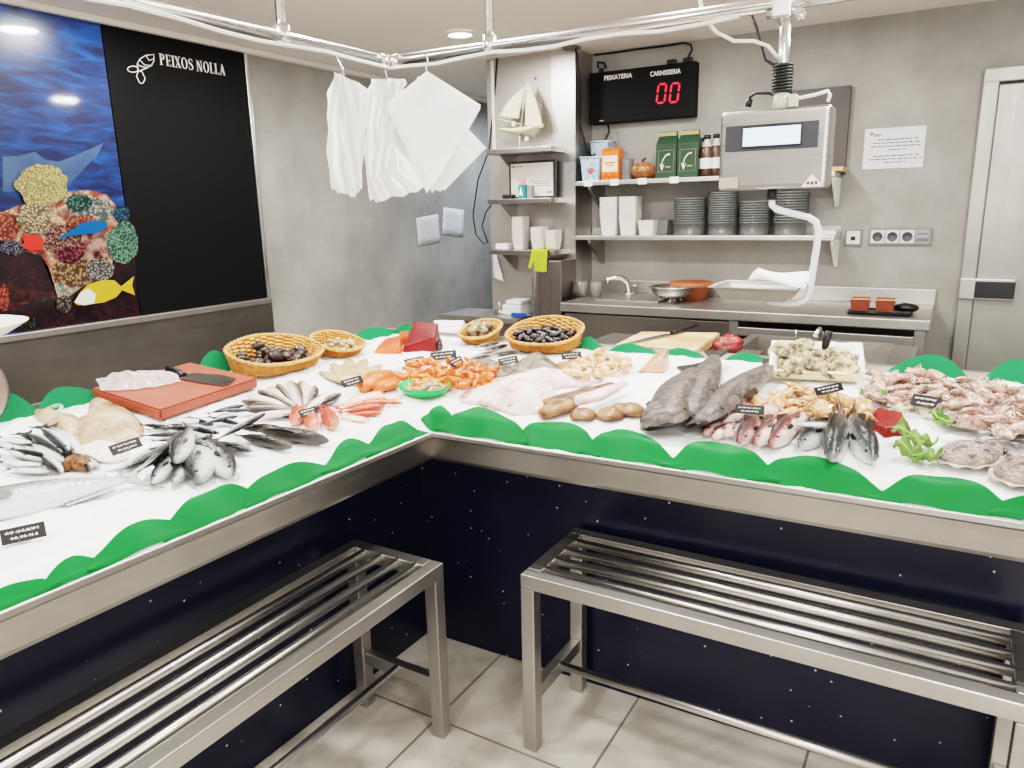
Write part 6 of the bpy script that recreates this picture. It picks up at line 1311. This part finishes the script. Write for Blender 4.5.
# cuttlefish
M_CUT = ramp_mat('cuttlefish_skin', [(0, rgb(222, 210, 200)), (.4, rgb(206, 194, 186)), (.55, rgb(150, 138, 130)), (.66, rgb(196, 184, 174)), (.78, rgb(128, 116, 110)), (.88, rgb(184, 172, 164)), (1, rgb(104, 92, 88))], .35, mott=(6, 1.5), bump=(30, .25))
def cuttle(label, a, c, wide):
    A0, C0 = ice(*a, .012), ice(*c, .012); d = C0-A0; L = d.length; mid = (A0+C0)/2; m = frame(mid, d, ice_n(mid.x, mid.y), L)
    t = thing('cuttlefish', label, 'cuttlefish', mw=m); w = wide
    b = bmesh.new(); ball(b, (-.05, 0, .06), (.45, w, .15), u=28, v=16); rough(b, 4, .03, len(label)); obj('mantle', b, M_CUT, t, False)
    b = bmesh.new(); grid(b, 60, 3, lambda u, v: Vector((-.05+(.44+.07*v)*math.cos(2*PI*u), (w*.97+.07*v)*math.sin(2*PI*u), .02+.02*v*math.sin(u*70)-.02*v)), .008); obj('fin_skirt', b, mat('pale_skirt', rgb(196, 184, 174), .3), t, False)
    b = bmesh.new(); ball(b, (.42, 0, .04), (.13, w*.55, .10), u=16, v=10)
    for k in range(8):
        y = (k-3.5)*.05; tube(b, [(.5, y*.8, .03), (.6, y*1.5, .02), (.66, y*1.9+.02*math.sin(k*2), -.01)], [.035, .03, .01], 7)
    obj('head', b, M_CUT, t, False)
    for s in (-1, 1):
        b = bmesh.new(); ball(b, (.42, s*w*.5, .07), (.035, .03, .035), u=10, v=7); obj('eye', b, EYE, t, False)
    return t
cuttle('grey marbled cuttlefish on the ice at right, beside the lettuce', (941, 461), (1000, 452), .34)
cuttle('grey marbled cuttlefish in the right corner, cut by the picture edge', (996, 478), (1068, 474), .36)
fillet('cuttlefish_piece', 'dark grey piece lying behind the two cuttlefish', 'fish piece', [(994, 442), (1012, 446), (1034, 448)], [.02, .026, .02], mat('dark_wet_skin', rgb(104, 96, 94), .2, var=(rgb(60, 54, 52), 20, .25), coat=.5), th=.5, lift=.014)
# lettuce
M_LET = mat('lettuce_leaf', rgb(128, 158, 84), .5, var=(rgb(92, 126, 58), 18, .2)); 
def leaf(label, a, c, w, seed):
    A0, C0 = ice(*a, .004), ice(*c, .004); d = C0-A0; L = d.length; d.normalize(); mid = (A0+C0)/2; n = ice_n(mid.x, mid.y); s = n.cross(d)
    def fn(u, v):
        x = u*L; q = (v-.5)*2; wd = w*(.35+.65*math.sin(PI*min(.95, .12+u*.86)))*(1+.3*noise.noise(Vector((u*9, q*2, seed)))); fr = abs(q)**1.5
        z = .006+.010*fr*(.9+.8*math.sin(u*21+q*4+seed))+.012*math.sin(u*5+seed)+.014*noise.noise(Vector((u*4, q*3, seed+4))) + .012
        return A0 + d*x + s*(q*wd) + n*max(.002, z)
    b = bmesh.new(); grid(b, 36, 14, fn, .0012); t = thing('lettuce_leaf', label, 'lettuce', A0); obj('leaf_blade', b, M_LET, t)
    b = bmesh.new(); tube(b, [fn(u/8, .5)+n*.003 for u in range(8)], [.005-.0005*u for u in range(8)], 6); obj('leaf_rib', b, mat('pale_rib', rgb(150, 180, 104), .4), t)
leaf('curled green lettuce leaf just right of the red tuna piece', (892, 440), (936, 448), .032, 1)
leaf('green lettuce leaf nearest the front, left of the cuttlefish', (896, 453), (938, 466), .028, 2)
leaf('green lettuce leaf between the pink squid and the cuttlefish', (932, 420), (974, 434), .03, 3)
leaf('small green lettuce leaf at the left end of the pink squid heap', (866, 394), (880, 408), .028, 4)
# red board, bag and cleaver
zt = .034
C4 = [ice(91, 388, zt), ice(160, 410, zt), ice(258, 378, zt), ice(190, 362, zt)]
b = bmesh.new(); nn = ice_n(-.6, -.35); lo = [b.verts.new(p-nn*.032) for p in C4]; hi = [b.verts.new(p) for p in C4]; b.faces.new(hi); b.faces.new(lo[::-1])
for i in range(4): j = (i+1) % 4; b.faces.new((lo[i], lo[j], hi[j], hi[i]))
bmesh.ops.bevel(b, geom=b.edges[:], offset=.005, segments=2, affect='EDGES'); tag(obj('cutting_board', b, mat('red_board', rgb(186, 108, 88), .5, var=(rgb(170, 92, 74), 9, .3))), 'thick brick red cutting board with cleaver and plastic bag on it', 'cutting board')
A0, C0 = ice(98, 386, zt+.002), ice(178, 378, zt+.002); d = C0-A0; s = nn.cross(d).normalized()
q = N('thin_clear_bag'); setin(q.b, col=rgb(232, 226, 226), rough=.25); tb_ = q.n('ShaderNodeBsdfTransparent'); mx = q.n('ShaderNodeMixShader'); mx.inputs[0].default_value = .5; q.l(q.b.outputs[0], mx.inputs[1]); q.l(tb_.outputs[0], mx.inputs[2]); q.l(mx.outputs[0], q.t.nodes['Material Output'].inputs[0])
b = bmesh.new()
def bagf(u, v):
    w = .085*(.45+.55*math.sin(PI*(u*.8+.15)))*(1+.3*noise.noise(Vector((u*5, v*3, 1)))); ed = math.sin(PI*v)
    z = .002+max(0, .024*ed*math.sin(PI*(.08+u*.9))*(1+1.2*noise.noise(Vector((u*4, v*4, 2)))) + .010*(1-2*abs(noise.noise(Vector((u*6+v*3, v*5-u*2, 5)))))*ed)
    return A0 + d*u + s*((v-.5)*2*w) + nn*z
grid(b, 44, 26, bagf); tag(obj('plastic_bag', b, q.m), 'crumpled clear plastic bag lying on the red cutting board', 'plastic bag')
He, Tp, Hd = ice(182, 377, zt+.003), ice(229, 384, zt+.003), ice(168, 369, zt+.01); d = (Tp-He); L = d.length; d.normalize(); s = nn.cross(d)
if s.dot(CAM-He) > 0: s = -s
t = thing('cleaver', 'wide bladed cleaver with black handle lying on the red board', 'knife', He)
m = Matrix(((d.x, s.x, nn.x, He.x), (d.y, s.y, nn.y, He.y), (d.z, s.z, nn.z, He.z), (0, 0, 0, 1)))
b = bmesh.new(); prism(b, [(0, -.02), (L*.55, -.028), (L, -.026), (L*1.02, .0), (L*.9, .06), (L*.5, .075), (0, .05)], .003, m); obj('blade', b, steel('cleaver_steel', col=(.32, .3, .28, 1), rough=.3), t)
b = bmesh.new(); tube(b, [He-d*.0+s*.012, He+(Hd-He)*.5+s*.008, Hd], [.011, .014, .012], 10); obj('handle', b, BLACKP, t)
# tuna piece on the trough edge, scrap
p = at_z(728, 352, .895); b = bmesh.new(); ball(b, (0, 0, 0), (.075, .045, .034), Matrix.Translation((p.x, p.y, .922)) @ Matrix.Rotation(.35, 4, 'Z') @ Matrix.Rotation(-.25, 4, 'Y'), u=32, v=20); rough(b, 14, .028, 3); rough(b, 40, .008, 5)
tag(obj('tuna_piece', b, mat('pinkred_tuna', rgb(186, 92, 86), .35, var=(rgb(128, 40, 42), 22, .14))), 'pinkish red tuna piece behind the hake tails, by the steel trough', 'fish piece')
b = bmesh.new(); box(b, (p.x+.01, p.y+.03, .878), (.22, .2, .02), bev=.004); tag(obj('steel_plate', b, STEEL_D), 'flat dark steel plate under the tuna piece by the trough', 'plate')
# price tags
TAGM = mat('black_tag', rgb(40, 36, 36), .5)
def ptag(label, l, r, hgt, lift=.006, lean=.55):
    A0, C0 = ice(*l, lift), ice(*r, lift); d = C0-A0; w = d.length; d.normalize(); v = Vector((CAM.x-A0.x, CAM.y-A0.y, 0)).normalized(); v = (v-d*v.dot(d)).normalized()
    up = (Vector((0, 0, 1))*math.cos(lean) - v*math.sin(lean)); up = (up-d*up.dot(d)).normalized(); n = d.cross(up)
    if n.dot(CAM-A0) < 0: n = -n
    m = Matrix(((d.x, up.x, n.x, A0.x), (d.y, up.y, n.y, A0.y), (d.z, up.z, n.z, A0.z), (0, 0, 0, 1)))
    t = thing('price_tag', label, 'price tag', mw=m); b = bmesh.new(); box(b, (w/2, hgt/2, 0), (w, hgt, .002), bev=.0006); obj('plate', b, TAGM, t, False)
    b = bmesh.new(); rg = random.Random(int(l[0]))
    for row, (u0, u1) in ((.68, (.1, .85)), (.3, (.2, .8))):
        u = u0
        while u < u1:
            e = min(u1, u+rg.uniform(.08, .2)); k = 8
            tube(b, [(w*(u+(e-u)*i/k), hgt*row + hgt*.10*math.sin(i*2.4+u*30), .0016) for i in range(k+1)], .0009 if hgt < .03 else .0011, 4); u = e+.04
    obj('handwriting', b, CHALK, t, False)
    b = bmesh.new(); box(b, (w/2, .004, -.008), (w*.3, .006, .018), bev=.001); obj('clip', b, CLEARP, t, False)
for lb, l, r, h in (('black price tag alone on bare ice at the lower left', (2, 546), (47, 536), .030), ('black price tag between the skate wing and the silver heap', (113, 456), (143, 446), .026), ('black price tag in front of the fan of beige fillets', (344, 388), (364, 382), .026), ('small black price tag at the centre of the whiting fan', (301, 418), (318, 413), .022), ('black price tag left of the two behind the prawns', (406, 367), (426, 363), .03), ('black price tag right of the two behind the prawns, tilted', (431, 361), (457, 358), .034), ('black price tag standing in the orange prawns', (453, 368), (464, 362), .028), ('black price tag on the grey skates', (500, 366), (519, 362), .026), ('black price tag at the left of the pale prawn heap', (562, 360), (582, 358), .026), ('black price tag in front of the hakes, above the gutted fish', (735, 413), (764, 415), .024), ('black price tag edge-on over the cream squid heap', (817, 396), (844, 390), .024), ('black price tag leaning on the pink squid heap', (910, 405), (939, 410), .034)):
    ptag(lb, l, r, h, lift=.05 if 'gutted' in lb or 'cream squid' in lb or 'skates' in lb else (.03 if 'heap' in lb or 'standing' in lb or 'fan' in lb else .004))
# clear ring at the back left
P = ice(50, 412, .01); b = bmesh.new(); nn = ice_n(P.x, P.y); tube(b, [P + Vector((.03*math.cos(a), .03*math.sin(a), .012*math.sin(a))) for a in (i*PI/10 for i in range(20))], .005, 8, closed=True); tag(obj('clear_ring', b, CLEARP), 'small clear plastic ring by the green sheets at far left', 'ring')
# bench scales at the left edge
sp = at_x(-2, 395, -.93); t = thing('counter_scale', 'steel scale with white pan at left edge, partly out of view', 'scale', (sp.x, sp.y, .9))
yc_ = sp.y - .1; c0 = at_x(8, 395, -.9); yc_ = c0.y-.115
b = bmesh.new(); lathe(b, [(0, 0), (.1, 0), (.113, .006), (.115, .03), (.112, .05), (.1, .058), (0, .06)], 40, m=Matrix.Translation((-.93, yc_, 1.06)) @ Matrix.Rotation(PI/2, 4, 'Y')); obj('dial_housing', b, STEEL, t)
b = bmesh.new(); tube(b, [(-.9, yc_+.105, 1.0), (-.885, yc_+.12, .96)], .006, 8); box(b, (-.93, yc_, .96), (.06, .12, .1), bev=.008); obj('stand', b, STEEL_D, t)
pz = at_x(8, 318, -.93); b = bmesh.new(); py_ = at_x(19, 317, -.93).y-.2
lathe(b, [(0, -.05), (.1, -.048), (.15, -.03), (.2, 0), (.203, .003), (.198, .004), (.15, -.02), (.1, -.04), (0, -.044)], 40, (-.93, py_, pz.z)); obj('white_pan', b, WHITEP, t)
b = bmesh.new(); tube(b, [(-.93, py_, pz.z-.05), (-.93, (py_+yc_)/2, 1.1), (-.93, yc_, 1.1)], .02, 10); obj('column', b, STEEL_D, t)
# ceiling lights
rgb = _rgb0
EMI = mat('light_diffuser', rgb(255, 250, 240), .5, emit=rgb(255, 248, 236), es=9.0)
for px, lb in (((460, 33), 'round recessed ceiling light near the pillar'),):
    p = at_z(*px, 2.4) if px[0] > 100 else at_z(*px, 2.4)
    if px[0] < 100: p.x = -1.85; p = CAM + ray(*px)*((2.4-CAM.z)/ray(*px).z); p.x = max(p.x, -2.02); p.y += .0
    t = thing('ceiling_light', lb, 'ceiling light', (p.x, p.y, 2.39)); r = .062 if px[0] > 100 else .08
    b = bmesh.new(); lathe(b, [(r, .008), (r, -.004), (r+.018, -.006), (r+.02, .0), (r+.02, .008)], 36, (p.x, p.y, 2.391)); obj('trim_ring', b, WHITEP, t)
    b = bmesh.new(); lathe(b, [(0, .004), (r, .004), (r, .007), (0, .007)], 36, (p.x, p.y, 2.388)); obj('diffuser', b, EMI, t)

# ================================================================== light
def area(loc, size, power, col=(1, .96, .9), rot=(0, 0, 0), shape='DISK', sy=None):
    l = bpy.data.lights.new('lamp', 'AREA'); l.energy = power; l.size = size; l.shape = shape; l.color = col
    if sy: l.size_y = sy
    o = bpy.data.objects.new('ceiling_or_fill_lamp', l); COL.objects.link(o); o.location = loc; o.rotation_euler = rot; return o
q1 = CAM + ray(18, 30)*((2.375-CAM.z)/ray(18, 30).z); q2 = CAM + ray(65, 100)*((2.375-CAM.z)/ray(65, 100).z); XM = 2*(XW+.022)
for x, y, pw in ((-1.033, 1.763, 11), (-1.45, 1.3, 7), (XM-q1.x, q1.y, 12), (XM-q2.x, q2.y, 15), (1.6, 1.5, 10), (.4, .6, 20), (1.5, .5, 18), (-.45, -.6, 20), (-.5, .55, 12), (-.3, -1.8, 14), (1.2, -.9, 12), (.6, -2.2, 12), (2.3, -1.4, 12)):  # second entry is an added lamp, brightening the grey left wall
    area((x, y, 2.375), .16, pw*.78, (1, .97, .93))
area((2.4, -3.6, 1.7), 2.6, 50, (1, .98, .96), (math.radians(98), 0, math.radians(28)), 'RECTANGLE', 1.9)  # added fill behind the camera, tilted up to brighten the ceiling
area((-1.5, 3.6, 2.3), .5, 14, (.72, .84, 1.0))
w = bpy.data.worlds.new('world'); S.world = w; w.use_nodes = True; w.node_tree.nodes['Background'].inputs[0].default_value = (1, .97, .94, 1); w.node_tree.nodes['Background'].inputs[1].default_value = .6
S.view_settings.view_transform = 'Filmic'; S.view_settings.look = 'High Contrast'; S.view_settings.exposure = 0.56
try: S.cycles.max_bounces = 6; S.cycles.transparent_max_bounces = 8; S.cycles.use_denoising = True
except Exception: pass
